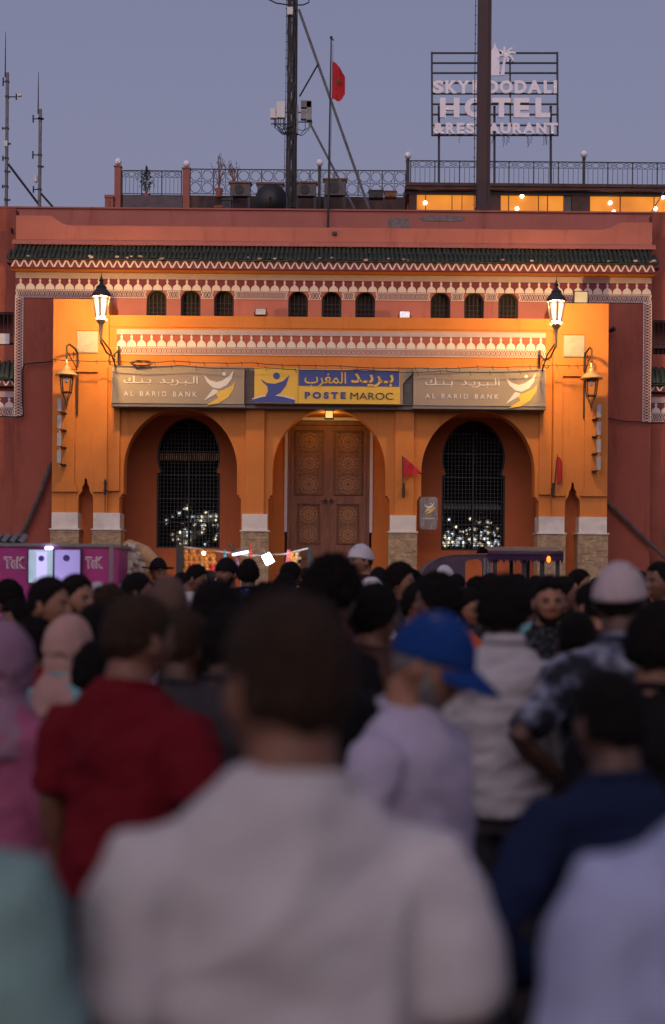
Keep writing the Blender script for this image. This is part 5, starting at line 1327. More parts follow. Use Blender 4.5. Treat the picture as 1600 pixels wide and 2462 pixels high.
def brim_mesh(kind):
    key = 'brim_' + kind
    if key in MC_: return MC_[key]
    mb = MB()
    if kind == 'peak':
        v = []; n = 14; 
        for i in range(n + 1):
            a = R(-62 + 124 * i / n)
            for (r_, dz) in ((1.0, 0), (1.75, -.010)):
                rx, ry = .094, .108
                ext = 1 + (r_ - 1) * math.cos(R(-62 + 124 * i / n) * 1.15)
                v.append((rx * math.sin(a) * (1 + (ext - 1) * .25), -ry * math.cos(a) * ext, .030 + dz * 1 - .10 * (abs(math.sin(a)) ** 2) * .25 - (ext - 1) * .03))
        m2 = [(a, b, c - .006) for a, b, c in v]; k_ = len(v)
        f = []
        for i in range(n): a = 2 * i; f += [(a, a + 2, a + 3, a + 1), (k_ + a, k_ + a + 1, k_ + a + 3, k_ + a + 2), (a + 1, a + 3, k_ + a + 3, k_ + a + 1)]
        mb.raw(v + m2, f)
    else:
        w1 = .175 if kind == 'wide' else .122; dzz = .005 if kind == 'wide' else -.045
        P = [(.090, .030), (w1, .030 + dzz), (w1, .022 + dzz), (.088, .020)]
        v = []; n = 28; f = []
        for r_, z_ in P:
            for j in range(n): a = 2 * math.pi * j / n; v.append((r_ * .92 * math.cos(a), r_ * 1.12 * math.sin(a), z_ + .006 * math.sin(3 * a)))
        for i in range(3):
            for j in range(n): f.append((i * n + j, i * n + (j + 1) % n, (i + 1) * n + (j + 1) % n, (i + 1) * n + j))
        mb.raw(v, f)
    me = mb.mesh('brim', True); MC_[key] = me; return me
def drape_mesh():
    if 'drape' in MC_: return MC_['drape']
    mb = MB(); ring_loft(mb.v, mb.f, [(0, .01, 1.32, .185, .145), (0, .01, 1.40, .178, .125), (0, .012, 1.45, .125, .105), (0, .0, 1.50, .092, .095), (0, .0, 1.56, .088, .100), (0, .0, 1.60, .06, .07)], 30)
    me = remesh(mb.v, mb.f, .011, 2, .5, 'scarf_drape'); fold(me, .012, (4, 4, 11), 2.0); MC_['drape'] = me; return me
SK = {'a': mat('skin_tan', (.25, .108, .058), .6, var=.18, scale=14, sub=.15), 'b': mat('skin_brown', (.155, .064, .036), .6, var=.2, scale=14, sub=.15), 'c': mat('skin_dark', (.075, .033, .020), .6, var=.2, scale=14, sub=.1)}
HAIRM = {'bd': mat('trimmed_beard', (.022, .012, .009), .9, var=.5, scale=60, spec=.1), 'k': mat('black_hair', (.007, .005, .005), .85, spec=.12, var=.4, scale=30, bump=.9, bscale=90), 'g': mat('grey_hair', (.16, .14, .13), .8, var=.4, scale=30, bump=.8, bscale=90), 's': mat('stubble', (.085, .042, .028), .9, var=.2, scale=60), 'b': mat('brown_hair', (.028, .014, .008), .8, spec=.15, var=.4, scale=30, bump=.8, bscale=90)}
M_EYE = mat('eye_white', (.20, .17, .15), .2, var=.05); M_IRIS = mat('dark_iris', (.008, .005, .004), .15); M_LIP = mat('lips', (.26, .085, .065), .5, var=.1)
def cloth(name, col, **k):
    kw = dict(rough=.92, var=.12, scale=3.5, bump=.35, bscale=160, spec=.08); kw.update(k); return mat('cloth_' + name, col, **kw)
def pattern(name, c1, c2, sc, lo=.5, hi=.56, c3=None):
    m = cloth(name, c1); t = m.node_tree; b = t.nodes['Principled BSDF']
    tcn = t.nodes.new('ShaderNodeTexCoord'); n = t.nodes.new('ShaderNodeTexNoise'); n.inputs['Scale'].default_value = sc; n.inputs['Detail'].default_value = 3
    t.links.new(tcn.outputs['Object'], n.inputs['Vector']); r = t.nodes.new('ShaderNodeValToRGB'); r.color_ramp.interpolation = 'LINEAR'
    r.color_ramp.elements[0].position = lo; r.color_ramp.elements[0].color = tuple(c1) + (1,); r.color_ramp.elements[1].position = hi; r.color_ramp.elements[1].color = tuple(c2) + (1,)
    if c3: e_ = r.color_ramp.elements.new(min(.99, hi + .1)); e_.color = tuple(c3) + (1,)
    t.links.new(n.outputs['Fac'], r.inputs[0]); t.links.new(r.outputs[0], b.inputs['Base Color']); return m
CL = {'black': cloth('black', (.009, .008, .009)), 'dkgrey': cloth('dkgrey', (.04, .035, .04)), 'white': cloth('white', (.52, .48, .50)), 'cream': cloth('cream', (.50, .455, .46)), 'palegrey': cloth('palegrey', (.40, .37, .39)),
      'lilac': cloth('lilac', (.38, .33, .43)), 'red': cloth('red', (.17, .008, .014)), 'maroon': cloth('maroon', (.05, .012, .018)), 'navy': cloth('navy', (.012, .018, .048)), 'blue': cloth('blue', (.009, .035, .15)),
      'sage': cloth('sage', (.17, .27, .25)), 'paleblue': cloth('paleblue', (.36, .38, .56)), 'turq': cloth('turq', (.14, .30, .32)), 'pinkbeige': cloth('pinkbeige', (.38, .22, .19)), 'pink': cloth('pink', (.28, .075, .14)), 'mauve': cloth('mauve', (.25, .14, .20)),
      'orange': cloth('orange', (.75, .12, .025)), 'brown': cloth('brown', (.07, .032, .025)), 'purple': cloth('purple', (.05, .024, .06)), 'jeans': cloth('jeans', (.03, .045, .085)), 'capgrey': cloth('capgrey', (.42, .33, .33)),
      'pattern': pattern('speckled', (.012, .012, .014), (.10, .10, .12), 60, .52, .70), 'camo': pattern('swirl', (.02, .02, .025), (.10, .11, .16), 9, .45, .55, (.28, .27, .32)), 'redprint': pattern('redprint', (.12, .007, .012), (.13, .008, .013), 6, .60, .68, (.24, .13, .12))}
for m_ in (CL['red'],): pass
M_SHOE = mat('dark_shoe', (.03, .025, .025), .6)
def person(label, px, ptop, d, face, shirt='tee', top='black', pose='stand', yaw=0, pitch=0, skin='b', hair='short', hc='k', hat=None, hatc='black', beard=False, bottom='dkgrey', wide=1.0, hi=False, scarf=None, group=None, face_parts=False):
    """px, ptop: where the middle and the crown of the head appear; d: metres from the camera; face: 0 = looks at the camera"""
    p = W(px, ptop, d); hair_t = {'short': .010, 'fade': .014, 'full': .020, 'curly': .028, 'shaved': 0, 'long': .03, 'none': 0}.get(hair, .01)
    if hat: hair_t = .02
    s = (p.z) / (1.745 + hair_t); 
    t = thing('person', label, 'person', (0, 0, 0), R(face), group); t.scale = (s * wide, s * wide, s)
    Hm = head_matrix(yaw, pitch)
    hx = Matrix.Rotation(R(face), 4, 'Z') @ (Hm @ Vector((0, 0, .0))); t.location = (p.x - hx.x * s * wide, d - hx.y * s * wide, 0)
    bmesh_ = body_mesh(pose, yaw, pitch)
    def put(name, me, m, par=t, mtx=None):
        if not me.materials: me.materials.append(m)
        o = place(name, me, par, m=m)
        if mtx is not None: o.matrix_local = mtx
        return o
    put('body', bmesh_, SK[skin])
    put('robe' if shirt == 'robe' else ('hooded_top' if shirt == 'hood' else 'shirt'), shirt_mesh(shirt, pose), CL[top])
    if shirt in ('tee', 'long'):
        if 'collar' not in MC_:
            q = MB(); q.tube([(.083 * math.cos(a), .016 + .073 * math.sin(a), 1.488 + .012 * math.sin(a)) for a in [2 * math.pi * i / 28 for i in range(28)]], .0095, 8, closed=True); q.v = [(a, b, 1.488 + (c - 1.488) * 1.3) for a, b, c in q.v]; MC_['collar'] = q.mesh('collar', True)
        put('collar', MC_['collar'], CL[top])
    put('trousers', trouser_mesh(pose), CL[bottom])
    for sd in (1, -1):
        an = leg_pts(pose, sd)[2]; put('shoe', shoe_mesh(), M_SHOE, mtx=Matrix.Translation((an.x, an.y, max(0, an.z - .085))))
    if hat in ('peak', 'bucket', 'wide', 'dome'):
        c = put('hat', get_hair('dome'), CL[hatc], mtx=Hm)
        if hat != 'dome': put('brim', brim_mesh(hat), CL[hatc], par=c)
        hair = 'short'
    if scarf:
        c = put('headscarf', get_hair('scarf'), CL[scarf], mtx=Hm); put('scarf_drape', drape_mesh(), CL[scarf]); hair = 'none'
    if hair != 'none': put('hair', get_hair(hair), HAIRM['s' if hair == 'shaved' else hc], mtx=Hm)
    if beard: put('beard', shell('beard', beard_mask, .0025, N3(26, .0018), name='beard'), HAIRM['bd' if hc == 'k' else hc], mtx=Hm)
    if face_parts:
        put('eyebrows', shell('brows', brow_mask, .004, None, inset=-.004, name='eyebrows'), HAIRM['k'], mtx=Hm)
        put('lips', shell('lips', lip_mask, .0012, None, inset=-.003, name='lips'), M_LIP, mtx=Hm)
        if 'eye' not in MC_:
            q = MB(); q.ball((0, 0, 0), .0125, 14, 10); MC_['eye'] = q.mesh('eye', True)
            q = MB(); q.ball((0, -.0082, 0), .0062, 12, 8, (1, .8, 1)); MC_['iris'] = q.mesh('iris', True)
            q = MB(); q.tube([(-.0135, -.006, -.001), (-.006, -.0125, .006), (.002, -.0135, .0075), (.009, -.011, .005), (.0135, -.005, -.001)], .0028, 6); MC_['lid'] = q.mesh('eyelid', True)
        for sx in (-1, 1):
            e_ = put('eye', MC_['eye'], M_EYE, mtx=Hm @ Matrix.Translation((sx * .0295, -.0712, .001))); put('iris', MC_['iris'], M_IRIS, par=e_); put('eyelid', MC_['lid'], SK['b'], par=e_)
    return t
B, RT, LF, FR = 180, 90, -90, 0
# nearest figures
big = person('man seen from behind filling the lower middle, pale cream shirt and short dark hair', 690, 1428, 1.78, B + 4, 'tee', 'cream', 'stand', skin='b', hair='short', hc='b', yaw=28, pitch=-4, wide=1.06, bottom='dkgrey')
person('sage green shirted figure cut off by the lower left edge', -330, 1440, 1.62, B, 'long', 'sage', 'stand', skin='b', hair='short', bottom='white', wide=1.08)
person('large figure in a pale blue shirt cut off by the lower right edge', 1850, 1440, 1.62, B - 6, 'tee', 'paleblue', 'stand', skin='c', hair='short', wide=1.05, bottom='jeans')
person('broad person in a red printed shirt behind the left shoulder of the cream shirt', 335, 1430, 3.6, B - 25, 'tee', 'redprint', 'stand', skin='b', hair='short', hc='b', yaw=-20, wide=1.12)
person('man with a bright blue peaked cap and pale lilac shirt looking down to the right', 1040, 1448, 3.15, RT - 32, 'long', 'lilac', 'stand', skin='a', hat='peak', hatc='blue', hair='full', hc='g', yaw=10, pitch=22, beard=True)
person('slim man seen from behind in a pale grey ribbed hooded top', 1212, 1378, 4.75, B, 'hood', 'palegrey', 'stand', skin='c', hair='full', yaw=-15)
person('dark haired person in a navy shirt right of the lower middle', 1465, 1610, 2.8, B + 20, 'long', 'navy', 'akimbo', skin='c', hair='short')
0 and person('person in a lavender shirt partly hidden by the right shoulder of the cream shirt', 935, 1530, 2.35, B - 10, 'long', 'lilac', 'akimbo', skin='c', hair='full')
person('dark man with thick hair in a maroon shirt just left of the blue cap', 905, 1400, 5.2, RT + 25, 'tee', 'brown', 'stand', skin='b', hair='full', yaw=10)
person('tall dark haired man in profile right of the bright stall lamp', 800, 1334, 4.9, RT + 40, 'tee', 'black', 'stand', skin='b', hair='curly', yaw=12)
person('person with black hair in dark clothes left of the cream shirt man', 517, 1392, 5.1, B + 30, 'long', 'black', 'stand', skin='c', hair='full')
person('bearded young man facing the camera in a black patterned tee', 1322, 1386, 6.7, FR, 'tee', 'pattern', 'stand', skin='a', hair='fade', beard=True, face_parts=True, yaw=0)
person('woman in a pale pink headscarf and turquoise top on the left', 168, 1483, 5.1, B - 35, 'long', 'turq', 'phone', skin='a', scarf='pinkbeige', yaw=-5)
person('short haired man in profile at the left, the nearer of two looking right', 118, 1386, 5.9, RT - 12, 'long', 'black', 'stand', skin='a', hair='short', face_parts=True)
person('short haired man looking right, just behind the other profile at the left', 184, 1380, 6.6, RT - 30, 'tee', 'dkgrey', 'stand', skin='a', hair='short', beard=True, face_parts=True)
person('small person with dark hair and a red shirt left of the pink headscarf', 84, 1482, 5.6, LF + 20, 'tee', 'red', 'stand', skin='c', hair='full')
person('person in a pink robe and mauve headscarf at the left edge', 2, 1500, 3.9, B - 20, 'robe', 'pink', 'stand', skin='b', scarf='mauve', wide=1.08)
person('man in black with short dark hair in profile left of the shaved head', 330, 1376, 8.2, RT + 8, 'tee', 'black', 'stand', skin='b', hair='short')
person('man with a shaved brown head and pale blue collar seen from behind', 406, 1383, 5.3, B + 12, 'tee', 'paleblue', 'stand', skin='a', hair='shaved')
person('man in a white shirt looking down at the toy stall', 471, 1354, 12.0, RT - 10, 'tee', 'white', 'stand', skin='b', hair='short', pitch=16)
person('bearded man in a black cap at the toy stall, left of the lamp', 545, 1338, 11.6, LF + 60, 'long', 'black', 'stand', skin='b', hat='dome', hatc='black', beard=True)
person('dark haired person in blue grey directly left of the stall lamp', 598, 1343, 12.6, B, 'long', 'navy', 'stand', skin='c', hair='full')
person('person in dark clothes right below the stall lamp', 684, 1378, 10.5, B, 'long', 'black', 'stand', skin='c', hair='full')
person('person in dark blue with bushy hair below the stall lamp, nearer the camera', 640, 1402, 6.4, B - 12, 'long', 'navy', 'stand', skin='c', hair='curly')
person('tall man with a white cap in front of the wooden door', 868, 1306, 12.5, LF + 30, 'long', 'maroon', 'stand', skin='a', hat='dome', hatc='white', face_parts=True)
person('person in a backwards white cap between the door and the dark haired men', 893, 1386, 9.0, LF + 20, 'tee', 'white', 'stand', skin='b', hat='peak', hatc='white')
person('man with dark hair looking right in front of the right door pillar', 962, 1350, 9.4, RT - 15, 'tee', 'dkgrey', 'phone', skin='a', hair='full', face_parts=True)
person('person in a black cap left of the right door pillar', 912, 1361, 12.2, B, 'tee', 'black', 'stand', skin='b', hat='dome', hatc='black')
person('person with full black hair above the blue cap', 1052, 1373, 5.9, B + 55, 'tee', 'black', 'stand', skin='b', hair='full', yaw=15)
person('bearded man in an orange vest between the blue cap and the grey hooded top', 1122, 1410, 7.6, RT - 40, 'tee', 'orange', 'stand', skin='a', hair='short', beard=True, pitch=12, face_parts=True)
person('person in a pointed white cap in front of the three wheeler', 1070, 1357, 13.0, B, 'long', 'palegrey', 'stand', skin='b', hat='dome', hatc='white')
person('person in a turquoise shirt behind the grey hooded top', 1262, 1398, 7.8, B - 20, 'tee', 'turq', 'stand', skin='b', hair='full')
person('man in dark clothes looking right in front of the right stone pillar', 1394, 1368, 11.0, RT - 25, 'long', 'black', 'stand', skin='a', hair='short', face_parts=True)
person('man in a maroon shirt with short hair, back turned, left of the white cap', 1424, 1400, 6.5, B + 35, 'tee', 'maroon', 'stand', skin='a', hair='short')
person('person in a pale cap and grey swirl patterned shirt at the right', 1492, 1346, 4.6, B + 10, 'tee', 'camo', 'akimbo', skin='c', hat='peak', hatc='capgrey', hair='full', yaw=-35)
person('dark haired man at the right edge looking left', 1588, 1350, 8.8, LF + 25, 'long', 'black', 'stand', skin='b', hair='short', face_parts=True)
person('person in a white sleeved shirt pointing at the lit screen', 236, 1397, 8.4, B + 30, 'long', 'white', 'point', skin='a', hat='dome', hatc='palegrey')
person('man with a dark brimmed hat beside the plush toys', 381, 1339, 15.0, FR + 20, 'long', 'maroon', 'stand', skin='a', hat='wide', hatc='black', face_parts=True)
# a thin row of others further back, mostly covered
extra = [(20, 1392, 9, B, 'purple', 'full', 'k', 'person in purple at the left edge below the lit screens'), (262, 1405, 7.0, B + 20, 'palegrey', 'long', 'b', 'woman with long brown hair right of the pointing person'),
         (300, 1402, 10.5, LF, 'mauve', 'short', 'g', 'grey haired person below the pile of plush toys'), (438, 1376, 13, B, 'navy', 'short', 'k', 'person in navy below the hanging toys'),
         (505, 1372, 14, RT, 'white', 'short', 'k', 'small figure in white looking at the hanging toys'), (735, 1366, 15, LF, 'pink', 'long', 'b', 'person with long brown hair right of the hanging toys'),
         (765, 1385, 8.5, B, 'black', 'full', 'k', 'dark haired person left of the tall profile'), (840, 1388, 7.4, B, 'maroon', 'short', 'k', 'person in maroon right of the tall profile'),
         (990, 1370, 12.0, LF, 'black', 'curly', 'k', 'curly haired person left of the three wheeler'), (1012, 1395, 7.2, RT, 'brown', 'full', 'k', 'person in brown in front of the three wheeler canopy'),
         (1098, 1380, 12, RT, 'maroon', 'short', 'k', 'man passing the dark opening of the three wheeler'), (1150, 1385, 10, B, 'dkgrey', 'full', 'k', 'person in dark grey right of the orange vest'),
         (1180, 1378, 14, B, 'black', 'short', 'k', 'small dark figure beside the rear of the three wheeler'), (1245, 1380, 12, RT, 'black', 'full', 'k', 'dark figure under the purple fringe of the three wheeler'),
         (1290, 1384, 10.5, B, 'dkgrey', 'short', 'k', 'person in dark grey left behind the bearded young man'), (1355, 1385, 9.2, RT, 'black', 'short', 'k', 'dark figure right behind the bearded young man'),
         (1440, 1388, 12, B, 'brown', 'full', 'k', 'person in brown between the maroon shirt and the pale cap'), (1540, 1372, 12.5, LF, 'black', 'short', 'k', 'dark figure behind the right side of the pale cap'),
          (720, 1410, 6.8, B, 'dkgrey', 'short', 'k', 'person in dark grey behind the head of the cream shirt man'),
         (230, 1450, 5.6, B + 10, 'dkgrey', 'short', 'k', 'person in dark grey right of the pink headscarf'), (450, 1470, 4.4, B - 15, 'dkgrey', 'short', 'b', 'person in dark grey behind the red printed shirt')]
extra += [(1390, 1470, 5.2, B + 15, 'black', 'short', 'k', 'person in black just right of and below the bearded young man'), 
          (765, 1440, 4.2, B + 8, 'black', 'short', 'k', "person in black just right of the cream shirted man's head"), (560, 1450, 4.3, B - 8, 'dkgrey', 'full', 'k', "person with black hair just left of the cream shirted man's head"),
          (1580, 1450, 3.9, B + 5, 'black', 'full', 'k', 'dark person at the right edge in front of the swirl patterned shirt'), (230, 1540, 4.6, B + 30, 'black', 'full', 'k', 'dark haired person between the pink headscarf and the red printed shirt'),
          (40, 1440, 7.4, LF, 'purple', 'full', 'k', 'dark haired person at the left edge below the lit tube'), (700, 1350, 13.2, RT, 'navy', 'full', 'k', 'person in navy behind the pink hanging cloth')]
for (px, pt, d, fc, tp, hr, hcc, lab) in extra:
    fc = fc + (random.choice((-75, -45, 0, 40, 70)) if d > 6 else random.choice((-25, 0, 25)))
    person(lab, px, pt, d, fc, 'long', tp, 'stand', skin=random.choice('abc'), hair=hr, hc=hcc)

# ------------------------------------------------------------------ market things
# magenta booth with lit screens
DBO = 14.0
o0 = W(135, 1500, DBO); o0.z = 0
t = thing('game_booth', 'magenta game booth with two lit screens and white outlined lettering at the left', 'booth', o0)
def bp(px, py, d=DBO): q = W(px, py, d) - o0; return q.x, q.z
x0 = bp(-60, 1400)[0]; x1, zt = bp(270, 1316)
m = MB(); m.box(x0, x1, 0, 1.2, .12, zt); m.build('banner_body', M_MAGENTA, t)
m = MB(); m.box(x0 - .02, x1 + .02, -.025, 1.22, zt + .001, zt + .035); m.box(x1 - .025, x1 + .012, -.03, -.001, .1, zt); m.build('edge_trim', M_GREYBOX, t)
M_SCR = emit('screen_glow', (.46, .36, .95), .75, (.1, .1, .2), noisy=2.2); M_SCR2 = emit('screen_glow_white', (.52, .68, .86), .70, (.1, .1, .2), noisy=3)
for (a, b, m_, nm) in ((72, 130, M_SCR2, 'tall_screen'), (134, 195, M_SCR, 'wide_screen')):
    xa_, z1_ = bp(a, 1322); xb_, z0_ = bp(b, 1401)
    m = MB(); m.box(xa_, xb_, -.05, -.001, z0_, z1_); s_ = m.build(nm, m_, t)
    m = MB(); m.box(xa_ - .012, xa_, -.07, 0, z0_ - .012, z1_ + .012); m.box(xb_, xb_ + .012, -.07, 0, z0_ - .012, z1_ + .012); m.box(xa_, xb_, -.07, 0, z1_, z1_ + .012); m.build('screen_frame', M_DARKST, s_)
xa_, z1_ = bp(91, 1327); xb_, z0_ = bp(115, 1400)
m = MB(); m.box(xa_, xb_, -.065, -.051, z0_, z1_); q = m.build('centre_strip', emit('strip_glow', (.62, .55, .95), 1.0, (.1, .1, .2)), t)
for (pc, rr_) in (((103, 1343), 7), ((163, 1342), 8)):
    cx_, cz_ = bp(*pc); r_ = rr_ * DBO / FPX; m = MB(); m.plate([(cx_ + r_ * math.cos(a), cz_ + r_ * math.sin(a)) for a in [2 * math.pi * i / 16 for i in range(16)]], -.075, -.066)
    m.build('screen_emblem', mat('indigo_emblem', (.06, .04, .30), .4), t)
for (a, b) in ((10, 62), (206, 249)):
    xa_, z0_ = bp(a, 1367); xb_, z1_ = bp(b, 1339)
    me = text_mesh("TeK", xa_, xb_, z0_, z1_, -.004, .006, .07); me.materials.append(M_WPRINT); place('lettering', me, t)
    me = text_mesh("TeK", xa_ + .01, xb_ - .01, z0_ + .012, z1_ - .012, -.0105, .005, .0); me.materials.append(M_MAGENTA); place('lettering', me, t)
m = MB(); xa_, zz_ = bp(-40, 1503); m.box(xa_, bp(46, 1503)[0], -.22, -.16, zz_, zz_ + .025); m.build('light_tube', emit('violet_tube', (.75, .6, 1), 5, (.5, .5, .5)), t)
m = MB(); m.box(bp(-60, 1500)[0], bp(60, 1500)[0], -.25, -.001, zz_ - .10, zz_ - .001); m.build('counter', M_PURPLE, t)
m = MB(); m.box(bp(112, 1400)[0], bp(128, 1400)[0], -.08, -.03, zt - .03, zt - .001); m.build('top_tube', emit('violet_led', (.45, .35, 1), 12, (.5, .5, .5)), t)
m = MB()
for i in range(4): m.tube([(x0 + .2 + i * .09, .0, zt + .04), (x0 + .25 + i * .09, .05, zt + .12)], .035, 8)
m.tube([(x0, .1, zt + .06), (bp(48, 1300)[0], .1, zt + .05)], .02, 6)
for i in range(10): xx = x0 + (bp(48, 1300)[0] - x0) * i / 10; m.tube([(xx, .1, zt + .06), (xx + .04, .1, zt + .12), (xx + .08, .1, zt + .05)], .010, 5)
m.build('top_rig', M_STEEL, t)
# plush toys heap
M_PLW = mat('cream_plush', (.52, .42, .34), .95, var=.2, scale=8, bump=.6, bscale=50); M_PLT = mat('tan_plush', (.46, .27, .13), .95, var=.2, scale=8, bump=.6, bscale=50); M_PLO = mat('orange_plush', (.60, .22, .04), .95, var=.2, scale=8, bump=.6, bscale=50); M_PLR = mat('red_plush', (.50, .03, .04), .9, var=.2)
def plush(name, label, loc, sz, m_, cat='soft toy', group=None, rot=0, ears=True, lying=False):
    t = thing(name, label, cat, loc, R(rot), group); b = MB()
    b.ball((0, 0, .0), sz * .5, 12, 10, (.85, .75, 1)); b.ball((0, -sz * .1, sz * .62), sz * .34, 12, 10)
    for s in (-1, 1):
        b.ball((s * sz * .42, -sz * .15, sz * .1), sz * .17, 8, 6, (1, 1, 1.8)); b.ball((s * sz * .25, -sz * .28, -sz * .42), sz * .2, 8, 6, (.9, 1.5, .9)); b.ball((s * sz * .25, 0, sz * .92), sz * .12, 8, 6)
    b.ball((0, -sz * .42, sz * .56), sz * .14, 8, 6)
    me = remesh(b.v, b.f, sz * .06, 1, .5, 'toy_body') if (name, 'm') not in MC_ else MC_[(name, 'm')]; MC_[(name, 'm')] = me
    if not me.materials: me.materials.append(m_)
    o = place('toy_body', me, t, m=m_)
    b = MB()
    for s in (-1, 1): b.ball((s * sz * .12, -sz * .40, sz * .68), sz * .04, 6, 4)
    b.ball((0, -sz * .56, sz * .58), sz * .045, 6, 4); b.build('eyes_and_nose', M_IRON, t)
    if lying: t.rotation_euler = (R(70), 0, R(60))
    return t
dd = 15.2
for i, (px, py, s_, m_, lab) in enumerate(((286, 1352, .17, M_PLW, 'cream plush toy at the upper left of the heap'), (318, 1340, .17, M_PLW, 'cream plush toy with its head above the heap'), (300, 1362, .20, M_PLW, 'cream plush toy in the middle of the heap'), (332, 1362, .20, M_PLW, 'cream plush toy at the right of the heap'), (276, 1380, .19, M_PLW, 'cream plush toy at the lower left of the heap'), (308, 1386, .2, M_PLW, 'cream plush toy at the bottom of the heap'))):
    plush('plush_toy', lab, W(px, py, dd + random.uniform(-.1, .1)), s_, m_, group='cream plush toys heaped beside the booth', rot=random.uniform(-40, 40))
# long tan plush animal on top
p = W(345, 1332, dd + .15); t = thing('plush_animal', 'long tan plush animal lying on top of the cream plush heap', 'soft toy', p); b = MB()
b.tube([(-.16, 0, .07), (-.10, 0, .06), (0, 0, 0), (.10, 0, -.10), (.13, 0, -.20)], [.06, .09, .11, .10, .07], 14); b.ball((-.15, -.03, .08), .085, 12, 8); b.tube([(.06, -.05, -.06), (.05, -.06, -.28)], .04, 8); b.tube([(.14, -.04, -.14), (.15, -.05, -.34)], .04, 8); b.tube([(-.20, -.05, .12), (-.23, -.06, .04)], .025, 6)
me = remesh(b.v, b.f, .013, 2, .5, 'toy_body'); me.materials.append(M_PLT); place('toy_body', me, t)
b = MB(); b.ball((-.17, -.115, .10), .012, 6, 4); b.ball((-.13, -.115, .10), .012, 6, 4); b.build('eyes', M_IRON, t)
# crate table below the heap
o1 = W(315, 1400, dd + .1); t = thing('display_table', 'low table with a pale cloth holding the heap of plush toys', 'table', (o1.x, o1.y, 0)); b = MB(); b.box(-.30, .30, -.3, .3, o1.z - .12, o1.z - .09); b.build('table_top', M_WPRINT, t)
lg_ = MB(); lg_.box(-.02, .02, -.02, .02, 0, o1.z - .1201); me = lg_.mesh('leg'); me.materials.append(M_DARKST)
for sx in (-.27, .27):
    for sy in (-.27, .27): place('leg', me, t, (sx, sy, 0))
# toy stall: two posts, line, strings of toys
DSL = 14.2
a, b_ = W(434, 1312, DSL), W(747, 1312, DSL)
t = thing('toy_stall', 'black frame and line of the hanging toy stall with a bright lamp', 'market stall', (a.x, DSL, 0))
Lx = b_.x - a.x; boxes('post', M_IRON, t, [(-.04, .04, -.04, .04, 0, a.z), (Lx - .025, Lx + .025, -.03, .03, 0, a.z)])
m = MB(); m.tube([(0, 0, a.z - .01), (Lx * .25, 0, a.z - .05), (Lx * .55, 0, a.z - .10), (Lx * .8, 0, a.z - .08), (Lx, 0, a.z - .01)], .007, 5); m.build('line', M_CREAM, t)
m = MB(); m.box(-.3, Lx + .1, -.02, .5, .85, .88); m.box(-.3, Lx + .1, .02, .04, .1, .849); m.build('counter', M_PURPLE, t)
m = MB(); m.tube([(0, 0, 1.2), (.35, 0, a.z - .06)], .012, 6); m.tube([(0.05, .1, a.z - .02), (.25, .1, a.z - .16)], .012, 6); m.build('brace', M_STEEL, t)
def string_toys(label, px, py, n, mats_, st=.075, sz=.085):
    p = W(px, py, DSL); t = thing('toy_string', label, 'hanging toys', p); m = MB(); m.tube([(0, 0, 0), (0, 0, -n * st - .04)], .004, 4); m.build('string', M_CREAM, t)
    for i in range(n):
        b = MB(); z0 = -.06 - i * st; ox = random.uniform(-.02, .02); b.ball((ox, 0, z0), sz * .42, 10, 7); b.ball((ox, -.02, z0 + sz * .45), sz * .3, 8, 6)
        for s in (-1, 1): b.ball((ox + s * sz * .25, -.01, z0 + sz * .7), sz * .12, 6, 4); b.ball((ox + s * sz * .38, -.02, z0 - .005), sz * .16, 6, 4)
        b.build('toy', random.choice(mats_), t, True)
for i, (px, n, mm, lab) in enumerate(((448, 4, [M_PLO, M_PLW], 'string of orange and cream toys nearest the left stall post'), (459, 5, [M_PLR, M_PLO], 'second string of red and orange toys from the left stall post'), (470, 4, [M_PLO, M_PLW, M_PLR], 'third string of mixed toys from the left stall post'),
    (483, 4, [M_PLW, M_PLO], 'fourth string of cream and orange toys from the left stall post'), (497, 5, [M_PLO, M_GOLD], 'fifth string of orange and yellow toys from the left stall post'), (511, 5, [M_GOLD, M_PLO, M_PLR], 'sixth string of yellow and orange toys from the left stall post'),
    (706, 5, [M_PLT, M_PLO], 'string of tan teddy toys right of the stall lamp'), (714, 4, [M_PLT], 'shorter string of tan toys at the right of the stall lamp'))):
    string_toys(lab, px, 1322 + (px > 600) * 6, n, mm)
def scarf_(label, px, y0, y1, wp, col, d=DSL):
    p = W(px, y0, d); k = d / FPX; m = MB(); w0 = wp * k * .3; w1 = wp * k; h = (y1 - y0) * k; n = 8; v = []; f = []
    for j in range(n + 1):
        q = j / n
        for i in range(9):
            u = i / 8 - .5; v.append((u * (w0 + (w1 - w0) * q), .03 * math.sin(i * 2.2 + q * 2) * (.3 + q), -h * q))
    for j in range(n):
        for i in range(8): a_ = j * 9 + i; f.append((a_, a_ + 1, a_ + 10, a_ + 9))
    m.raw(v, f); tag(m.build('hanging_scarf', col, loc=p, smooth=True), label, 'scarf')
scarf_('light blue cloth hanging on the stall line', 541, 1320, 1350, 12, mat('cloth_sky', (.12, .38, .55), .9))
scarf_('purple and white cloth hanging below the grey bar lamp', 570, 1330, 1372, 14, CL['mauve'])
scarf_('red cloth hanging left of the stall lamp', 603, 1305, 1340, 9, mat('cloth_coral', (.55, .09, .04), .9))
scarf_('pink cloth hanging right of the stall lamp', 694, 1322, 1378, 20, mat('cloth_hotpink', (.62, .16, .22), .9))
scarf_('blue speckled cloth hanging right of the tan toys', 721, 1325, 1352, 8, CL['camo'])
scarf_('black and white strap hanging at the right stall post', 744, 1318, 1362, 7, CL['palegrey'])
scarf_('dark cloth hanging at the left of the grey bar lamp', 560, 1312, 1332, 10, CL['black'])
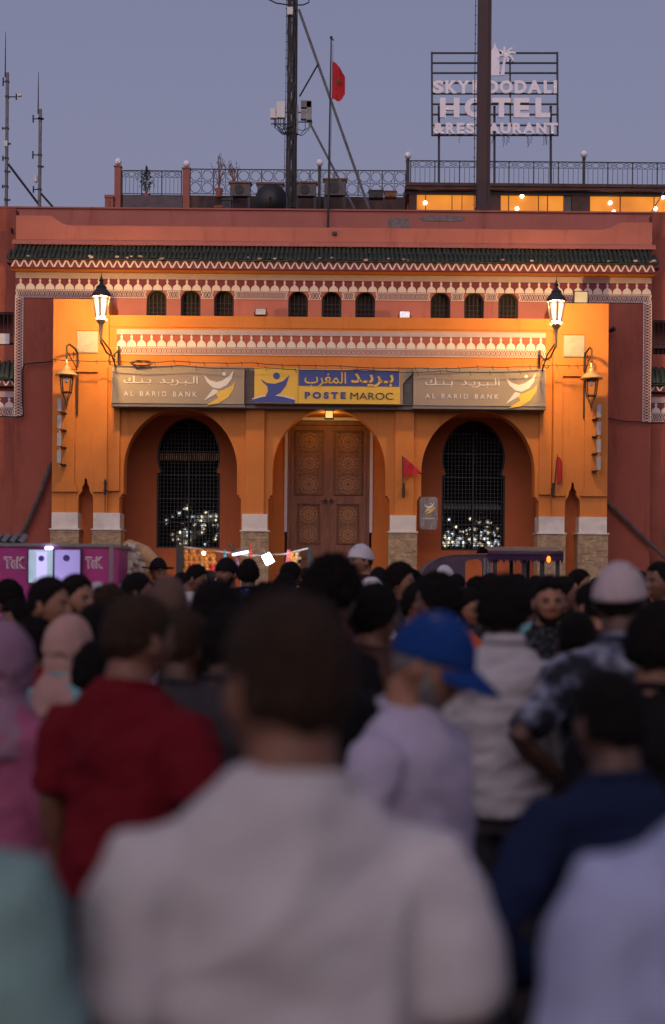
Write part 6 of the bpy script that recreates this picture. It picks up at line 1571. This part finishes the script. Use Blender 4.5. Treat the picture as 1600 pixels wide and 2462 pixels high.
# lamps of the stall
p = W(578, 1328, DSL - .2); t = thing('bar_lamp', 'white bar shaped lamp on a short arm over the toy stall', 'lamp', p); m = MB(); m.box(-.085, .085, -.03, .03, -.02, .0); t.rotation_euler.y = R(-12); m.build('tube', emit('bar_white', (.85, .88, 1), 3, (.7, .7, .7)), t); m = MB(); m.box(-.09, .09, -.035, .035, .001, .03); m.tube([(-.06, 0, .03), (-.10, 0, .12)], .012, 6); m.build('shade', M_DARKST, t)
p = W(645, 1344, DSL - .3); t = thing('stall_lamp', 'dazzling white square lamp in the middle of the toy stall', 'lamp', p); t.rotation_euler = (R(-6), R(-28), 0)
m = MB(); m.box(-.042, .042, -.02, -.001, -.05, .05); m.build('lamp_face', emit('led_white', (.93, .95, 1), 26, (1, 1, 1), sample=False), t)
m = MB(); m.box(-.05, .05, 0, .03, -.06, .06); m.tube([(0, .02, .06), (0, .05, .12)], .01, 6); m.build('housing', M_DARKST, t)
L = bpy.data.lights.new('stall_light', 'POINT'); L.energy = 20; L.color = (.88, .92, 1); L.shadow_soft_size = .05; lo = bpy.data.objects.new('stall_light', L); COL.objects.link(lo); lo.parent = t; lo.location = (0, -.12, 0)
L = bpy.data.lights.new('toy_light', 'POINT'); L.energy = 4.5; L.color = (1, .62, .32); L.shadow_soft_size = .05; lo = bpy.data.objects.new('toy_light', L); COL.objects.link(lo); q = W(490, 1330, DSL - .6); 
# small bulb that lights the toys
tt = thing('toy_bulb', 'small warm bulb hanging in front of the strings of toys', 'lamp', q); lo.parent = tt; m = MB(); m.ball((0, 0, 0), .018, 8, 6); m.build('bulb', emit('toy_bulb_glow', (1, .8, .5), 8, sample=False), tt, True); m = MB(); m.tube([(0, 0, .018), (0, .2, .10), (0, .58, .14)], .005, 4); m.build('wire', M_CABLE, tt)
lo.location = (0, -.05, 0)

# ------------------------------------------------------------------ three-wheeler
DTK = 22.0; k = DTK / FPX
o0 = W(1180, 1390, DTK); o0.z = 0; t = thing('three_wheeler', 'purple canopied motor three wheeler with a fringed rear cabin in front of the right arch', 'vehicle', o0)
def kp(px, py): q = W(px, py, DTK) - o0; return q.x, q.z
(xa_, ztp), (xb_, _) = kp(1185, 1322), kp(1347, 1322)
z0 = .45; zt = ztp
# rear cabin
m = MB(); m.box(xa_, xb_, 0, 1.7, z0, z0 + .55); m.build('cabin_body', mat('purple_paint', (.045, .022, .055), .4, var=.2), t)
boxes('canopy_post', M_DARKST, t, [(x - .03, x + .03, y, y + .06, z0 + .55, zt - .05) for x in [kp(px, 1350)[0] for px in (1192, 1262, 1305, 1343)] for y in (.02, 1.6)])
m = MB(); n = 12; v = []; f = []
for i in range(n + 1):
    yy = -.06 + 1.85 * i / n; zz = zt - .02 + .09 * math.sin(math.pi * i / n)
    for x in (xa_ - .08, (xa_ + xb_) / 2, xb_ + .05): v.append((x, yy, zz + .01 * math.sin(i * 2 + x * 5)))
for i in range(n):
    for j in range(2): a_ = i * 3 + j; f.append((a_, a_ + 1, a_ + 4, a_ + 3))
m.raw(v, f); m.box(xa_ - .08, xb_ + .05, -.07, -.04, zt - .09, zt - .015); m.build('canopy', M_PURPLE, t, True)
m = MB(); n = 26; w_ = (xb_ - xa_ + .13) / n
for i in range(n):
    x = xa_ - .08 + w_ * i; d_ = .09 + .03 * (i % 2) + random.uniform(0, .02); m.plate([(x, zt - .0905), (x, zt - .09 - d_ * .6), (x + w_ / 2, zt - .09 - d_), (x + w_, zt - .09 - d_ * .6), (x + w_, zt - .0905)], -.066, -.05)
m.build('fringe', CL['purple'], t)
# front hood with a curved roof
v = []; f = []; n = 14; (xf, zf), (xg, zg) = kp(1012, 1400), kp(1185, 1334)
P = []
for i in range(n + 1):
    q = i / n; a_ = math.pi / 2 * (1 - min(1, q * 1.9)); 
    if q < .526: P.append((xf + .62 * (1 - math.sin(a_)), zf + .02 + (zg - zf - .02) * math.cos(a_)))
    else: P.append((xf + .62 + (xg - xf - .62) * (q - .526) / .474, zg + .03 * (q - .526)))
for (x, z) in P: v += [(x, .02, z), (x, 1.5, z), (x, .02, z - .02), (x, 1.5, z - .02)]
for i in range(n): a_ = 4 * i; f += [(a_, a_ + 1, a_ + 5, a_ + 4), (a_ + 2, a_ + 6, a_ + 7, a_ + 3), (a_, a_ + 4, a_ + 6, a_ + 2), (a_ + 1, a_ + 3, a_ + 7, a_ + 5)]
m = MB(); m.raw(v, f); autosmooth(m.build('hood', M_PURPLE, t))
m = MB(); 
open_ = [kp(1120, 1352), kp(1128, 1346), kp(1150, 1344), kp(1160, 1350), kp(1165, 1400), kp(1120, 1400)]
side = [(P[0][0], .6)] + [(x, z - .021) for x, z in P] + [(xg, .6)]
side = side[::-1]
m.plate(side, .03, .06, [open_[::-1]]); m.build('side_cover', M_PURPLE, t)
boxes('side_rail', M_STEEL, t, [(x - .02, x + .02, -.01, .0299, .6, zg - .06) for x in [kp(px, 1350)[0] for px in (1166, 1174, 1181)]])
m = MB(); m.box(xf, xg + .1, .1, 1.4, .35, .6); m.build('chassis', M_DARKST, t)
for (x, y) in ((xf + .25, .7), (xb_ - .4, .1), (xb_ - .4, 1.6)):
    m = MB(); m.lathe([(.12, -.05), (.26, -.06), (.29, -.03), (.29, .03), (.26, .06), (.12, .05)], n=20); m.v = [(a + x, c + y, b + .29) for a, b, c in m.v]; w_ = m.build('wheel', M_IRON, t)
    m = MB(); m.lathe([(.02, -.062), (.11, -.062), (.13, -.04), (.13, .04), (.11, .062)], n=12); m.v = [(a + x, c + y, b + .29) for a, b, c in m.v]; m.build('hub', M_STEEL, w_)
m = MB(); x, z = kp(1318, 1345); m.ball((x, -.09, z), .035, 8, 6, (1, .6, 1.6)); m.build('side_light', emit('amber_marker', (1, .24, .02), 2.2, (.6, .2, .02)), t, True)
# orange warning vest paper etc. : white face mask shape hanging on the orange vest man is too small; skip
# ------------------------------------------------------------------ food stalls behind the camera, mirrored in the arch windows
rnd = random.Random(11)
M_BULB = emit('stall_bulb', (1, .80, .52), 60, sample=False); M_BULBW = emit('stall_bulb_white', (.85, .92, 1), 55, sample=False); M_AWN = mat('white_awning', (.7, .68, .66), .8, var=.1)
for s, (cx_, yy, lab) in enumerate(((9.5, -26, 'lit food stall with strings of bulbs behind the camera, right'), (-9.5, -24, 'lit food stall with white awnings behind the camera, left'))):
    t = thing('food_stall', lab, 'market stall', (cx_, yy, 0))
    m = MB(); m.box(-4, 4, -1, 1, .8, .9); m.box(-4, 4, .9, 1, 0, .8); m.build('counter', M_WPRINT, t)
    boxes('post', M_STEEL, t, [(2 * i - 4.04, 2 * i - 3.96, -.04, .04, 0, 7.0) for i in range(5)])
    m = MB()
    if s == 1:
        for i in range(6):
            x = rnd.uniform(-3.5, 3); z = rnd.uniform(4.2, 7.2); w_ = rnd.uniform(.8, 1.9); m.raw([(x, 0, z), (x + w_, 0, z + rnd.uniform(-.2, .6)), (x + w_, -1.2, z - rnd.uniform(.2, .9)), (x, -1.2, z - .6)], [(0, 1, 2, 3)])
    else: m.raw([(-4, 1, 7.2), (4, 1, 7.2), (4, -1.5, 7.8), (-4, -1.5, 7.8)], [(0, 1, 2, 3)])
    m.build('awning', emit('glowing_awning', (.9, .85, .72), 5.0 if s else .5, (.7, .7, .7), sample=False), t)  # awning cloth emits a glow of its own in place of lamplight on it
    m = MB(); m2 = MB()
    for i in range(130 if s == 0 else 80):
        z = 4.3 + abs(rnd.gauss(0, .9)) if s == 0 else rnd.uniform(4.0, 7.2)
        (m if rnd.random() < .55 else m2).ball((rnd.uniform(-3.8, 3.8), rnd.uniform(-.5, .9), z), rnd.uniform(.03, .10), 6, 4)
    m.build('bulbs', M_BULB, t, kind='stuff'); m2.build('white_bulbs', M_BULBW, t, kind='stuff')
bpy.context.view_layer.update()
# houses across the square, behind the camera: what the arch windows mirror
hs = thing('square_house', 'long dim house row across the square behind the camera', 'building', (0, -62, 0))
M_HS = mat('dusk_house', (.10, .05, .04), .9, var=.3, scale=.6)
m = MB(); m.box(-60, 60, -6, 0, 0, 15.5); m.box(-30, -8, -5, 0.2, 15.501, 18); m.box(10, 34, -5, .2, 15.501, 17.4); m.build('wall', M_HS, hs)
rnd = random.Random(5); win = MB(); win.box(-.6, .6, 0, .06, 0, 1.7); wme = win.mesh('window'); wme.materials.append(M_DARK)
for fl_i in range(4):
    for i in range(26): place('window', wme, hs, (-50 + i * 4 + rnd.uniform(-.3, .3), .01, 2.2 + 3.3 * fl_i))
